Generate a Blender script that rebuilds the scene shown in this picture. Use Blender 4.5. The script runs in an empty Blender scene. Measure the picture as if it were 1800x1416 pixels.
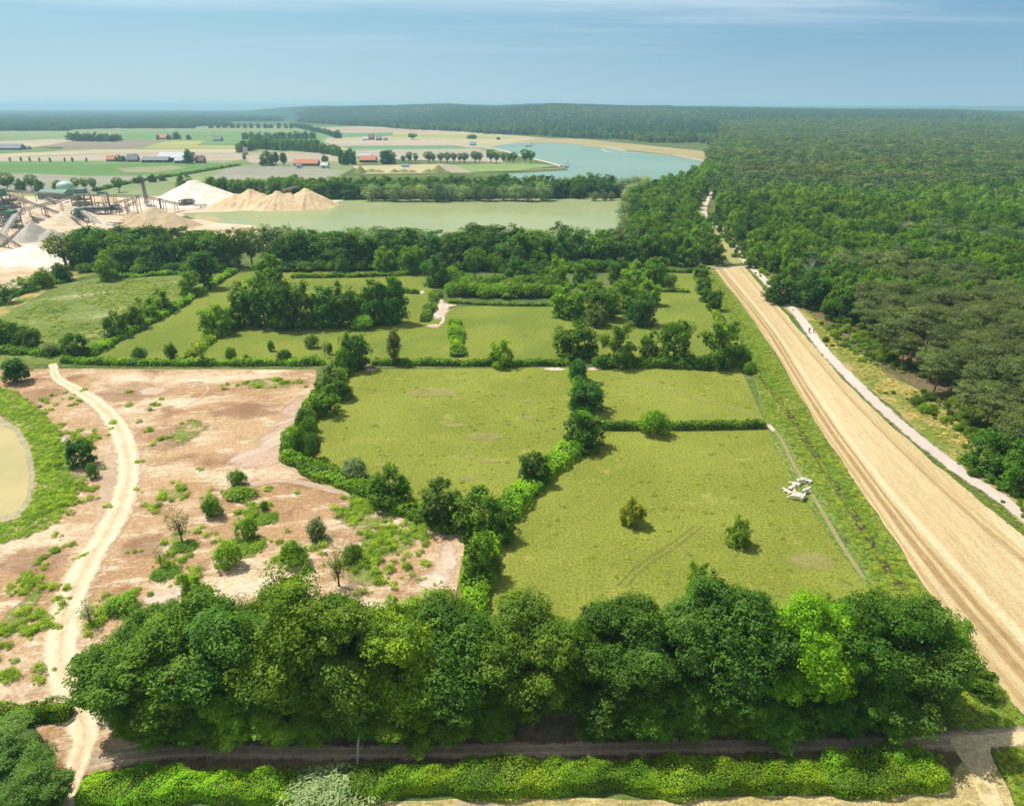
import bpy, math, random
import numpy as np
from mathutils import Vector, Matrix
from mathutils.geometry import tessellate_polygon
R=math.radians
sc=bpy.context.scene
# ---------------------------------------------------------------- camera
F=1300.0; CX,CY=900.0,708.0; H=65.0
TH=math.atan((CY-187.0)/F); ct,st=math.cos(TH),math.sin(TH)
cam=bpy.data.cameras.new('camera'); camo=bpy.data.objects.new('camera',cam); sc.collection.objects.link(camo)
camo.location=(0,0,H); camo.rotation_euler=(math.pi/2-TH,0,0)
cam.sensor_fit='HORIZONTAL'; cam.sensor_width=36; cam.lens=36*F/1800; cam.clip_start=1; cam.clip_end=90000
sc.camera=camo
# ---------------------------------------------------------------- sun, sky
SUN_EL=R(61); SDX,SDY=0.87,-0.493           # shadows fall to the right and a little towards the camera
sv=Vector((-SDX*math.cos(SUN_EL),-SDY*math.cos(SUN_EL),math.sin(SUN_EL))).normalized()
sl=bpy.data.lights.new('sun','SUN'); sl.energy=4.6; sl.angle=R(0.53); sl.color=(1,0.95,0.86)
so=bpy.data.objects.new('sun',sl); sc.collection.objects.link(so); so.rotation_euler=sv.to_track_quat('Z','Y').to_euler()
w=bpy.data.worlds.new('World'); sc.world=w; w.use_nodes=True
def nd(nt,t,ins=None,**pr):
    n=nt.nodes.new(t)
    for k,v in pr.items(): setattr(n,k,v)
    for k,v in (ins or {}).items():
        s=n.inputs[k]
        if isinstance(v,bpy.types.NodeSocket): nt.links.new(v,s)
        else:
            if s.type=='RGBA' and len(v)==3: v=(*v,1)
            s.default_value=v
    return n
def mixc(nt,f,a,b,bt='MIX'):
    n=nd(nt,'ShaderNodeMix',{0:f,6:a,7:b},data_type='RGBA',blend_type=bt); return n.outputs[2]
def math_(nt,op,a,b=0.0,c=0.0,clamp=False):
    n=nd(nt,'ShaderNodeMath',{0:a,1:b,2:c},operation=op); n.use_clamp=clamp; return n.outputs[0]
def noise(nt,vec,scale,detail=2,rough=.5):
    return nd(nt,'ShaderNodeTexNoise',{'Vector':vec,'Scale':scale,'Detail':detail,'Roughness':rough}).outputs[0]
def rng_(nt,v,a,b,c=0.,d=1.,smooth=True):
    n=nd(nt,'ShaderNodeMapRange',{0:v,1:a,2:b,3:c,4:d}); n.interpolation_type='SMOOTHSTEP' if smooth else 'LINEAR'; return n.outputs[0]
wn=w.node_tree; wn.nodes.clear()
sky=nd(wn,'ShaderNodeTexSky',sky_type='NISHITA'); sky.sun_disc=False; sky.sun_elevation=SUN_EL
sky.sun_rotation=math.atan2(sv.x,sv.y); sky.altitude=60; sky.air_density=1.0; sky.dust_density=1.6; sky.ozone_density=1.6
tc=nd(wn,'ShaderNodeTexCoord'); g=tc.outputs['Generated']
sx=nd(wn,'ShaderNodeSeparateXYZ',{0:g})
zz=math_(wn,'MAXIMUM',sx.outputs[2],0.015)
ux=math_(wn,'DIVIDE',sx.outputs[0],math_(wn,'ADD',zz,.04)); uy=math_(wn,'DIVIDE',sx.outputs[1],math_(wn,'ADD',zz,.04))
cv=nd(wn,'ShaderNodeCombineXYZ',{0:math_(wn,'MULTIPLY',ux,0.34),1:uy,2:0.0}).outputs[0]
n1=noise(wn,cv,0.40,9,.62); n2=noise(wn,cv,0.16,3,.5)
n1=math_(wn,'ADD',n1,rng_(wn,sx.outputs[2],.090,.114,0,.15))
cl=math_(wn,'MULTIPLY',rng_(wn,n1,.43,.76),rng_(wn,n2,.34,.56))
cl=math_(wn,'MULTIPLY',cl,rng_(wn,sx.outputs[2],.03,.13))
# summer air: pale blue at the horizon (milkier to the left), deeper blue above, thin streaks of high cloud
side=rng_(wn,sx.outputs[0],-.5,.55)
hz=mixc(wn,side,(5.2,7.0,7.5),(3.5,5.3,6.5)); up_=mixc(wn,side,(2.9,5.6,7.3),(1.25,3.4,5.5))
low=mixc(wn,rng_(wn,sx.outputs[2],.0,.13,smooth=False),hz,up_)
skc=mixc(wn,rng_(wn,sx.outputs[2],.12,.42),low,sky.outputs[0])
lp=mixc(wn,math_(wn,'MULTIPLY',cl,.62),skc,(9.0,9.8,10.2))
bg=nd(wn,'ShaderNodeBackground',{0:lp,1:0.078}); out=nd(wn,'ShaderNodeOutputWorld',{0:bg.outputs[0]})
sc.view_settings.view_transform='Standard'; sc.view_settings.look='None'; sc.view_settings.exposure=0.45; sc.view_settings.gamma=1
sc.render.engine='CYCLES'; cy=sc.cycles
cy.max_bounces=6; cy.diffuse_bounces=3; cy.glossy_bounces=2; cy.transmission_bounces=3; cy.transparent_max_bounces=10; cy.volume_bounces=0
cy.use_denoising=True; cy.use_adaptive_sampling=True; cy.adaptive_threshold=0.02; cy.caustics_reflective=False; cy.caustics_refractive=False
# ---------------------------------------------------------------- helpers
col=sc.collection
def P(x,y,z=0.0):
    """a photo pixel seen at height z -> a place on the ground"""
    u=(x-CX)/F; v=(CY-y)/F
    dy=ct+v*st; dz=v*ct-st
    t=(z-H)/dz
    return (t*u,t*dy,z)
def ppm(y): return ct*(y-187.0)/H            # pixels per metre on the ground at row y
def px_of(X,Y,Z=0.0):
    dz=Z-H; d=Y*ct-dz*st; up=Y*st+dz*ct
    return CX+F*X/d, CY-F*up/d
def tag(o,label=None,cat=None,group=None,kind=None):
    if label: o['label']=label
    if cat: o['category']=cat
    if group: o['group']=group
    if kind: o['kind']=kind
    return o
def mesh_np(name,V,Fs,mats=(),attr=None,uv=None,mi=None,smooth=False):
    me=bpy.data.meshes.new(name); V=np.asarray(V,dtype=np.float32)
    if isinstance(Fs,np.ndarray):
        k=Fs.shape[1]; nf=len(Fs)
        me.vertices.add(len(V)); me.vertices.foreach_set('co',V.ravel())
        me.loops.add(nf*k); me.loops.foreach_set('vertex_index',Fs.astype(np.int32).ravel())
        me.polygons.add(nf); me.polygons.foreach_set('loop_start',np.arange(0,nf*k,k,dtype=np.int32))
        me.update(calc_edges=True)
    else:
        me.from_pydata([tuple(map(float,v)) for v in V],[],[tuple(int(i) for i in f) for f in Fs]); me.update()
    for m in mats: me.materials.append(m)
    if attr is not None:
        a=me.attributes.new('tint','FLOAT','POINT'); a.data.foreach_set('value',np.asarray(attr,dtype=np.float32))
    if uv is not None:
        l=me.uv_layers.new(name='uv'); li=np.empty(len(me.loops),dtype=np.int32); me.loops.foreach_get('vertex_index',li)
        l.data.foreach_set('uv',np.asarray(uv,dtype=np.float32)[li].ravel())
    if mi is not None: me.polygons.foreach_set('material_index',np.asarray(mi,dtype=np.int32))
    if smooth: me.polygons.foreach_set('use_smooth',np.ones(len(me.polygons),dtype=bool))
    me.update(); return me
def obj(name,me,parent=None,loc=(0,0,0)):
    o=bpy.data.objects.new(name,me); col.objects.link(o); o.location=loc
    if parent: o.parent=parent
    return o
def empty(name,loc,rz=0,s=(1,1,1)):
    o=bpy.data.objects.new(name,None); col.objects.link(o); o.location=loc; o.rotation_euler=(0,0,rz); o.scale=s; o.empty_display_size=.5
    return o
# ---------------------------------------------------------------- materials
def newmat(name):
    m=bpy.data.materials.new(name); m.use_nodes=True; m.node_tree.nodes.clear(); return m,m.node_tree
def finish(nt,colr,rough=.9,bump=None,bstr=.5,bdist=.2,alpha=None,spec=.2,metal=0.):
    ins={'Base Color':colr,'Roughness':rough,'Specular IOR Level':spec,'Metallic':metal}
    b=nd(nt,'ShaderNodeBsdfPrincipled',ins)
    if bump is not None:
        bn=nd(nt,'ShaderNodeBump',{'Height':bump,'Strength':bstr,'Distance':bdist}); nt.links.new(bn.outputs[0],b.inputs['Normal'])
    s=b.outputs[0]
    if alpha is not None:
        tr=nd(nt,'ShaderNodeBsdfTransparent'); s=nd(nt,'ShaderNodeMixShader',{0:alpha,1:tr.outputs[0],2:s}).outputs[0]
    nd(nt,'ShaderNodeOutputMaterial',{0:s})
def groundmat(name,a,b,c=None,s1=.03,s2=.12,cth=(.55,.7),fine=1.2,famp=.35,angle=None,stretch=8,bump=.5,edge=None,bands=None,d=None,dth=(.6,.75),ds=.05,eamp=.9,astren=1.0,e=None,es=.5):
    """soil, grass, straw: two tones, a third in patches, fine grain, optional stripes along a direction, optional ragged edge"""
    m,nt=newmat(name)
    pos=nd(nt,'ShaderNodeNewGeometry').outputs['Position']; pv=pos
    if angle is not None:
        mp=nd(nt,'ShaderNodeMapping',{'Vector':pos,'Rotation':(0,0,-angle),'Scale':(1.0/stretch,1,1)},vector_type='POINT')
        mp2=nd(nt,'ShaderNodeVectorRotate',{'Vector':pos,'Angle':-angle},rotation_type='Z_AXIS')
        pv=nd(nt,'ShaderNodeVectorMath',{0:mp2.outputs[0],1:(1.0/stretch,1,1)},operation='MULTIPLY').outputs[0]
        nt.nodes.remove(mp)
    f1=rng_(nt,noise(nt,pv,s1,4,.6),.36,.64)
    cc=mixc(nt,f1,a,b)
    if c is not None: cc=mixc(nt,rng_(nt,noise(nt,pv,s2,6,.7),*cth),cc,c)
    if e is not None: cc=mixc(nt,math_(nt,'MULTIPLY',rng_(nt,noise(nt,pv,es,5,.72),.53,.66),.8),cc,e)
    if d is not None: cc=mixc(nt,rng_(nt,noise(nt,pos,ds,5,.6),*dth),cc,d)
    uvn=None
    if edge or bands: uvn=nd(nt,'ShaderNodeSeparateXYZ',{0:nd(nt,'ShaderNodeUVMap',uv_map='uv').outputs[0]}).outputs[0]
    if bands:
        for (u0,wd,bc,am) in bands:
            dd=math_(nt,'ABSOLUTE',math_(nt,'SUBTRACT',math_(nt,'ADD',uvn,math_(nt,'MULTIPLY',math_(nt,'SUBTRACT',noise(nt,pv,.15,4),.5),.16)),u0))
            mk=math_(nt,'MULTIPLY',rng_(nt,dd,wd,wd*.35),rng_(nt,noise(nt,pos,.9,4,.7),.25,.6,1-.5,1)); mk=math_(nt,'MULTIPLY',mk,am)
            cc=mixc(nt,mk,cc,bc)
    fn=noise(nt,pos,fine,6,.72); fa=rng_(nt,fn,.33,.67,1-famp,1+famp,False)
    if angle is not None:
        fs=noise(nt,pv,fine*1.3,4,.7); fa=math_(nt,'MULTIPLY',fa,rng_(nt,fs,.32,.68,1-famp*.8,1+famp*.8,False))
    gg=nd(nt,'ShaderNodeCombineXYZ',{0:fa,1:fa,2:fa}).outputs[0]
    cc=mixc(nt,1.0,cc,gg,'MULTIPLY')
    al=None
    if edge=='blob':
        al=rng_(nt,math_(nt,'ADD',uvn,math_(nt,'MULTIPLY',math_(nt,'SUBTRACT',noise(nt,pv,eamp if eamp!=.9 else .35,6,.7),.5),1.5)),.92,.55,0,astren)
    elif edge=='strip':
        ed=math_(nt,'SUBTRACT',.5,math_(nt,'ABSOLUTE',math_(nt,'SUBTRACT',uvn,.5)))
        al=rng_(nt,math_(nt,'ADD',ed,math_(nt,'MULTIPLY',math_(nt,'SUBTRACT',noise(nt,pos,eamp,6,.75),.5),.62)),.05,.24,0,astren)
    finish(nt,cc,.95,fn if bump else None,bump,.35,al,.1)
    return m
def plain(name,c,rough=.7,metal=0.,var=.15,scale=1.5,spec=.3):
    m,nt=newmat(name); pos=nd(nt,'ShaderNodeNewGeometry').outputs['Position']
    f=rng_(nt,noise(nt,pos,scale,4,.6),.3,.7,1-var,1+var,False); g3=nd(nt,'ShaderNodeCombineXYZ',{0:f,1:f,2:f}).outputs[0]
    finish(nt,mixc(nt,1.0,(*c,1),g3,'MULTIPLY'),rough,None,0,0,None,spec,metal); return m
def leafmat(name,own=True,c=(.06,.12,.02),tr=.42,c2=None,var=.22,patchy=False):
    """leaves: own colour of the tree (object colour) or one colour, varied from leaf to leaf and tree to tree, light passing through"""
    m,nt=newmat(name)
    oi=nd(nt,'ShaderNodeObjectInfo'); base=oi.outputs['Color'] if own else None
    if not own:
        base=mixc(nt,oi.outputs['Random'],(*c,1),(*(c2 or c),1))
    t=nd(nt,'ShaderNodeAttribute',attribute_name='tint').outputs['Fac']
    v=rng_(nt,t,0,1,1-var*1.6,1+var*1.6,False); r=rng_(nt,oi.outputs['Random'],0,1,1-var*.8,1+var*.8,False)
    vv=math_(nt,'MULTIPLY',math_(nt,'MULTIPLY',v,r),1.58); yel=math_(nt,'MULTIPLY',vv,rng_(nt,t,0,1,.86,1.12,False))
    g3=nd(nt,'ShaderNodeCombineXYZ',{0:math_(nt,'MULTIPLY',yel,1.0),1:math_(nt,'MULTIPLY',vv,1.04),2:math_(nt,'MULTIPLY',vv,.66)}).outputs[0]
    cc=mixc(nt,1.0,base,g3,'MULTIPLY')
    if patchy:
        ps=nd(nt,'ShaderNodeNewGeometry').outputs['Position']; cc=mixc(nt,math_(nt,'MULTIPLY',rng_(nt,noise(nt,ps,patchy,4,.6),.42,.62),.75),cc,mixc(nt,1.0,cc,(1.45,1.12,.9),'MULTIPLY')); cc=mixc(nt,math_(nt,'MULTIPLY',rng_(nt,noise(nt,ps,patchy*2.5,3,.6),.5,.68),.6),cc,mixc(nt,1.0,cc,(.55,.68,.8),'MULTIPLY'))
    df=nd(nt,'ShaderNodeBsdfDiffuse',{0:cc}); tl=nd(nt,'ShaderNodeBsdfTranslucent',{0:mixc(nt,1.0,cc,(1.3,1.25,.35,1),'MULTIPLY')})
    s=nd(nt,'ShaderNodeMixShader',{0:tr,1:df.outputs[0],2:tl.outputs[0]}).outputs[0]
    gl=nd(nt,'ShaderNodeBsdfGlossy',{0:(.8,.85,.8,1),'Roughness':.55}); s=nd(nt,'ShaderNodeMixShader',{0:.012,1:s,2:gl.outputs[0]}).outputs[0]
    nd(nt,'ShaderNodeOutputMaterial',{0:s}); return m
LEAF=leafmat('tree_leaves'); HLEAF=leafmat('hedge_leaves',var=.3,patchy=.30)
FBROAD=leafmat('wood_leaves',False,(.030,.088,.008),c2=(.100,.180,.012),patchy=.016); FPINE=leafmat('pine_needles_wood',False,(.042,.084,.033),c2=(.092,.132,.056),tr=.25,patchy=.010)
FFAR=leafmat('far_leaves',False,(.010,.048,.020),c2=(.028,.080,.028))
BARK=plain('bark',(.11,.085,.06),.9,var=.35,scale=3); PBARK=plain('pine_bark',(.24,.15,.10),.9,var=.35,scale=2); PALEBARK=plain('pale_bark',(.30,.28,.23),.8,var=.3,scale=3)
# ---------------------------------------------------------------- ground sheets
rs=random.Random(5); NP=np.random.default_rng(7)
def rough_edge(pts,step,amp,seed=0):
    r=random.Random(seed); out=[]; n=len(pts)
    for i in range(n):
        a=Vector(pts[i][:2]); b=Vector(pts[(i+1)%n][:2]); L=(b-a).length; k=max(1,min(160,int(L/step))); nn=(b-a).normalized() if L>0 else Vector((1,0)); nn=Vector((-nn.y,nn.x))
        ph=[r.uniform(0,6.3) for _ in range(3)]
        for j in range(k):
            t=j/k; e=min(1,4*t*(1-t)+.0)
            o=amp*e*(math.sin(ph[0]+L*t/step*.35)*.6+math.sin(ph[1]+L*t/step*.9)*.3+r.uniform(-.5,.5))
            p=a.lerp(b,t)+nn*o; out.append((p.x,p.y))
    return out
def poly(name,pxs,m,z,step=2.5,amp=.35,kind='structure',world=False):
    pts=pxs if world else [P(x,y) for x,y in pxs]
    pts=rough_edge(pts,step,amp,int(abs(pts[0][0])*7)) if step else [(p[0],p[1]) for p in pts]
    V=[(p[0],p[1],z) for p in pts]
    tri=tessellate_polygon([[Vector(v) for v in V]])
    # keep them facing up
    T=[]
    for a,b,c in tri:
        n=(Vector(V[b])-Vector(V[a])).cross(Vector(V[c])-Vector(V[a])); T.append((a,b,c) if n.z>0 else (a,c,b))
    o=obj(name,mesh_np(name,V,T,[m])); o['kind']=kind; return o
def smooth_line(pts,n=8):
    out=[]; 
    for i in range(len(pts)-1):
        p0=pts[max(0,i-1)]; p1=pts[i]; p2=pts[i+1]; p3=pts[min(len(pts)-1,i+2)]
        for j in range(n):
            t=j/n
            out.append(tuple(.5*((2*p1[k])+(-p0[k]+p2[k])*t+(2*p0[k]-5*p1[k]+4*p2[k]-p3[k])*t*t+(-p0[k]+3*p1[k]-3*p2[k]+p3[k])*t**3) for k in range(len(p1))))
    out.append(tuple(pts[-1])); return out
def strip(name,pxs,widths,m,z,kind='structure',n=8):
    pts=smooth_line([(*P(x,y)[:2],wd) for (x,y),wd in zip(pxs,widths if isinstance(widths,(list,tuple)) else [widths]*len(pxs))],n)
    V=[];UV=[];Fs=[];L=0
    for i,(X,Y,wd) in enumerate(pts):
        a=pts[max(0,i-1)]; b=pts[min(len(pts)-1,i+1)]; d=Vector((b[0]-a[0],b[1]-a[1])).normalized(); nn=Vector((d.y,-d.x))
        if i: L+=math.hypot(X-pts[i-1][0],Y-pts[i-1][1])
        for u in (0,.25,.5,.75,1): V.append((X+nn.x*wd*(u-.5),Y+nn.y*wd*(u-.5),z)); UV.append((u,L))
        if i:
            for q in range(4):
                k=(i-1)*5+q; Fs.append((k,k+1,k+6,k+5))
    # u grows to the right of the walking direction; make faces point up
    Fs=[tuple(f) for f in Fs]
    o=obj(name,mesh_np(name,V,Fs,[m],uv=UV)); o['kind']=kind; return o
def blob(name,x,y,wpx,hpx,m,z,rot=0,kind='structure'):
    """a ragged round patch lying on the ground"""
    c=P(x,y); rx=wpx/2/ppm(y); ry=abs(P(x,y-hpx/2)[1]-P(x,y+hpx/2)[1])/2
    V=[(c[0],c[1],z)];UV=[(0,0)];Fs=[]
    for j,rr in enumerate((.5,1.7)):
        for i in range(20):
            a=i/20*2*math.pi; dx,dy=math.cos(a)*rx*rr,math.sin(a)*ry*rr
            V.append((c[0]+dx*math.cos(rot)-dy*math.sin(rot),c[1]+dx*math.sin(rot)+dy*math.cos(rot),z)); UV.append((rr,0))
    for i in range(20):
        k=(i+1)%20; Fs+= [(0,1+i,1+k),(1+i,21+i,21+k,1+k)]
    o=obj(name,mesh_np(name,V,Fs,[m],uv=UV)); o['kind']=kind; return o
# ---------------------------------------------------------------- setting: ground, fields, lanes, water
_a=P(1255,474); _b=P(1610,1010); ANG=math.atan2(_b[1]-_a[1],_b[0]-_a[0])
G_ground=groundmat('rough_grass',(.055,.095,.022),(.105,.135,.032),(.17,.16,.06),.02,.07,fine=.6,famp=.4,bump=.7)
G_past=groundmat('pasture_grass',(.212,.238,.036),(.175,.20,.028),(.31,.285,.07),.045,.16,(.56,.72),fine=2.2,famp=.46,bump=.9,d=(.10,.14,.03),dth=(.6,.72),ds=.28)
G_past2=groundmat('pasture_grass_fresh',(.175,.205,.030),(.13,.170,.024),(.25,.24,.06),.04,.12,(.58,.75),fine=1.6,famp=.44,bump=.8,d=(.08,.13,.03),dth=(.6,.75),ds=.2)
G_past3=groundmat('meadow_grass_tall',(.15,.19,.040),(.11,.155,.032),(.28,.28,.12),.03,.05,(.5,.68),fine=.9,famp=.4,angle=R(35),stretch=3,bump=.9,d=(.06,.10,.03),dth=(.58,.72),ds=.08)
G_sand=groundmat('bare_sandy_earth',(.325,.20,.10),(.405,.27,.15),(.55,.43,.295),.045,.07,(.47,.66),fine=1.9,famp=.3,angle=R(12),stretch=2.6,bump=.6,d=(.24,.135,.07),dth=(.52,.72),ds=.11,e=(.60,.49,.36),es=.42)
G_track=groundmat('pale_sand_track',(.57,.45,.30),(.50,.38,.24),None,.2,fine=1.5,famp=.18,bump=.4,edge='strip',eamp=.4,bands=[(.3,.10,(.66,.54,.37,1),.65),(.70,.10,(.66,.54,.37,1),.65),(.5,.05,(.42,.29,.17,1),.5),(.08,.03,(.60,.47,.30,1),.5)])
G_tyre=groundmat('tyre_marks',(.56,.43,.31),(.50,.36,.25),None,.2,fine=1.5,famp=.2,bump=0,edge='strip',eamp=.5,astren=.55)
G_palesand=groundmat('pale_sand_patch',(.62,.52,.41),(.52,.38,.27),(.70,.63,.55),.12,.3,fine=1.3,famp=.2,bump=.3,edge='blob',astren=.8)
G_streaks=groundmat('pale_raked_sand',(.58,.47,.38),(.48,.35,.25),(.40,.27,.18),.12,.10,(.5,.6),fine=1.2,famp=.2,angle=R(55),stretch=16,bump=.3,edge='blob',astren=.8)
G_greyearth=groundmat('grey_dry_earth',(.44,.37,.28),(.38,.33,.22),None,.15,fine=1.2,famp=.2,bump=.3,edge='blob',astren=.45)
G_darkearth=groundmat('brown_dry_earth',(.27,.155,.09),(.34,.20,.12),None,.1,fine=1.2,famp=.25,bump=.3,edge='blob',astren=.38)
G_drygrass=groundmat('dry_grass_patch',(.40,.33,.15),(.30,.27,.10),None,.3,fine=1.6,famp=.25,bump=.3,edge='blob',astren=.38)
G_weedy=groundmat('weedy_patch',(.13,.17,.03),(.20,.20,.06),(.36,.26,.15),.2,.25,(.5,.6),fine=1.3,famp=.35,bump=.6,edge='blob')
G_bank=groundmat('green_bank',(.11,.17,.025),(.16,.20,.04),(.30,.27,.12),.15,.2,(.55,.75),fine=1.2,famp=.4,bump=1.,edge='strip')
G_verge=groundmat('verge_grass',(.12,.185,.028),(.16,.205,.04),(.27,.24,.09),.06,.10,(.55,.72),fine=1.4,famp=.5,angle=ANG,stretch=2,bump=1.,d=(.06,.11,.03),dth=(.58,.72),ds=.12)
G_ditch=groundmat('ditch_mud',(.045,.035,.028),(.09,.06,.035),(.12,.15,.03),.2,.25,(.5,.6),fine=1.5,famp=.4,bump=1.,edge='strip',eamp=.6,angle=ANG,stretch=2)
G_reed=groundmat('ditch_reeds',(.07,.15,.02),(.10,.19,.03),None,.2,fine=1.3,famp=.45,bump=1.,edge='strip',eamp=.5)
STR=[(.035,.035,(.34,.235,.10,1),.85),(.155,.05,(.27,.175,.07,1),.95),(.245,.03,(.28,.185,.075,1),.95),(.34,.05,(.60,.49,.31,1),.7),(.50,.02,(.40,.30,.14,1),.5),(.62,.03,(.42,.32,.15,1),.5),(.82,.035,(.31,.21,.09,1),.9),(.88,.03,(.38,.28,.125,1),.7)]
G_stub=groundmat('straw_stubble',(.475,.37,.20),(.41,.31,.155),(.53,.43,.26),.12,.10,(.5,.7),fine=1.8,famp=.16,angle=ANG,stretch=14,bump=.6,bands=STR)
G_stub2=groundmat('straw_stubble_near',(.44,.34,.14),(.52,.42,.2),(.34,.28,.10),.3,.4,(.5,.65),fine=3.2,famp=.38,angle=R(2),stretch=5,bump=.9)
G_road=groundmat('gravel_road',(.44,.37,.31),(.50,.43,.36),(.37,.31,.26),.1,.15,(.55,.7),fine=2.0,famp=.12,angle=ANG,stretch=12,bump=.2,edge='strip',eamp=.3)
G_lane=groundmat('earth_lane',(.29,.21,.135),(.36,.27,.18),(.18,.16,.07),.1,.2,(.55,.7),fine=1.6,famp=.25,bump=.4,edge='strip',eamp=.4,bands=[(.33,.08,(.46,.38,.29,1),.6),(.67,.08,(.46,.38,.29,1),.6)])
G_lane2=groundmat('pale_junction_soil',(.50,.38,.20),(.56,.44,.25),(.33,.29,.12),.15,.3,(.55,.68),fine=2.,famp=.3,bump=.5)
G_heath=groundmat('dry_heath',(.36,.27,.11),(.30,.24,.08),(.42,.24,.12),.08,.12,(.52,.68),fine=1.2,famp=.35,bump=.8,d=(.14,.18,.03),dth=(.42,.56),ds=.12)
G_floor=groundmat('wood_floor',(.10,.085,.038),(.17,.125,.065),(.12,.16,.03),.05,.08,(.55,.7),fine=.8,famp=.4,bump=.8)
G_quarry=groundmat('quarry_sand',(.46,.35,.23),(.52,.41,.29),(.38,.27,.16),.02,.03,(.5,.7),fine=.3,famp=.15,angle=R(10),stretch=3,bump=.4,d=(.62,.54,.45),dth=(.52,.68),ds=.02)
G_spath=groundmat('white_sand_path',(.50,.43,.34),(.43,.36,.27),None,.15,fine=1.,famp=.15,bump=.2,edge='strip',eamp=.25)

def sheet_ground():
    m=G_ground; xs=[-45000,-9000,-2500,-700,-200,200,700,2500,9000,45000]; ys=[-400,0,300,900,2000,5000,12000,44000]
    V=[(x,y,0) for y in ys for x in xs]; n=len(xs)
    Fs=[(j*n+i,j*n+i+1,(j+1)*n+i+1,(j+1)*n+i) for j in range(len(ys)-1) for i in range(n-1)]
    o=obj('ground',mesh_np('ground',V,Fs,[m])); o['kind']='structure'
sheet_ground()
def sstep(a,b,x):
    t=np.clip((x-a)/(b-a),0,1); return t*t*(3-2*t)
def hillz(X,Y):
    X=np.asarray(X,float); Y=np.asarray(Y,float); b=X/Y
    Y0=np.interp(b,[-.4,-.26,-.08,.08,.27,.6,1.2],[3900,3500,2400,1900,1500,1400,1400])
    top=np.interp(b,[-.36,-.29,-.24,-.15,-.08,-.02,.05,.14,.22,.40,.55,.62,.9],[0,36,56,50,64,56,68,55,46,38,33,20,14])
    z=top*sstep(0,1,(Y-Y0)/2300)
    z=z+(5+5*(b<.2))*np.sin(X/310+1)*np.sin(Y/420)*sstep(0,1,(Y-Y0)/900)*(top>10)
    far=sstep(7000,10500,Y)*np.interp(b,[-.05,.03,.2,.35,.6,1.],[0,58,62,60,57,60]); far=far*(1+.05*np.sin(X/900))
    return np.maximum(np.maximum(z*(1-sstep(6500,8500,Y)),far),0)
def hills():
    bs=np.linspace(-.42,1.25,220); ys=np.concatenate([np.linspace(1400,3600,90),np.linspace(3640,8600,110),np.linspace(8700,14000,60)])
    B,Y=np.meshgrid(bs,ys); X=B*Y; Z=hillz(X,Y)
    r=np.random.default_rng(3).random(Z.shape); Z=Z-1.5+np.where(Y>4800,(r*11+3)*(Z>6),0)
    V=np.stack([X,Y,Z],-1).reshape(-1,3); n=len(bs); i,j=np.meshgrid(np.arange(n-1),np.arange(len(ys)-1)); k=(j*n+i).ravel()
    m=groundmat('forested_slope',(.015,.060,.028),(.03,.085,.032),(.03,.075,.035),.003,.006,fine=.03,famp=.5,bump=0)
    o=obj('hills',mesh_np('hills',V,np.stack([k,k+1,k+n+1,k+n],1),[m])); o['kind']='structure'
hills()
# pastures
poly('pasture',[(618,650),(1000,646),(1300,646),(1345,742),(1392,850),(1530,1040),(1600,1180),(1480,1210),(800,1210),(815,930),(700,890),(600,848),(500,800),(545,720)],G_past,.02,amp=.2)
poly('pasture',[(150,632),(320,540),(430,472),(740,478),(760,510),(740,566),(800,540),(1020,530),(1160,480),(1235,480),(1275,570),(1320,638),(1000,640),(640,640)],G_past2,.026,amp=.2)
poly('pasture',[(110,640),(-60,640),(-60,560),(20,548),(110,500),(190,484),(330,480),(420,470),(415,482),(300,552),(180,625)],G_past3,.032,amp=.3)
poly('bare_sandy_ground',[(-300,655),(-60,652),(95,648),(556,650),(548,722),(492,800),(600,850),(700,898),(818,940),(800,1060),(795,1215),(300,1240),(-60,1246),(-400,1250)],G_sand,.03,amp=.25)
poly('bare_sandy_ground',[(60,1275),(240,1262),(300,1330),(200,1350),(140,1365),(120,1440),(80,1440),(100,1330)],G_sand,.05,amp=.4)
PZ=.036
for args in [(G_streaks,500,765,90,90,.0),(G_streaks,520,715,50,50,.0),(G_streaks,455,805,110,50,.0),(G_palesand,782,985,40,90,0),(G_palesand,776,1010,44,60,0),(G_palesand,785,985,46,90,0),(G_palesand,760,1020,70,40,0),(G_palesand,98,778,44,28,0),
             (G_darkearth,230,690,160,44,0),(G_darkearth,430,722,150,36,0),(G_darkearth,300,770,120,60,0),(G_palesand,268,688,60,20,0),
             (G_darkearth,60,985,150,70,0),(G_darkearth,250,960,90,60,0),(G_palesand,280,1050,70,30,0),
             (G_darkearth,60,700,110,50,0),(G_darkearth,640,990,90,40,0),(G_palesand,640,960,110,18,0),(G_darkearth,545,850,150,24,0),(G_palesand,330,1035,90,26,0),]:
    m,x,y,w_,h_,r_=args; PZ+=.0017; blob('sand_patch',x,y,w_,h_,m,PZ,r_)
for x,y,w_,h_ in [(640,905,110,60),(690,950,130,60),(300,870,60,16),(460,905,60,14),(430,975,60,18),(520,985,70,20),(640,1010,80,40),(290,1005,50,16),(215,1060,60,26),(420,862,40,14),(318,940,40,20),(565,945,50,24),(100,870,70,110),(470,675,110,22),(330,760,70,50),(20,1090,50,160),(60,1250,150,16)]:
    PZ+=.0017; blob('weed_patch',x,y,w_,h_,G_weedy,PZ)
for i,(pts,wd) in enumerate([([(180,800),(186,860),(176,930),(150,1000),(130,1060)],3.),([(100,672),(160,712),(196,760),(200,810),(196,870),(180,930)],1.6),([(500,815),(560,838),(640,880),(740,922),(800,945)],3.2),([(330,672),(355,672),(366,684),(352,700),(330,712)],1.),([(420,860),(500,845),(600,866)],2.4),([(520,700),(538,740),(500,790)],3.)]):
    strip('tyre_track',pts,wd,G_tyre,.112+.002*i)
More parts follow.
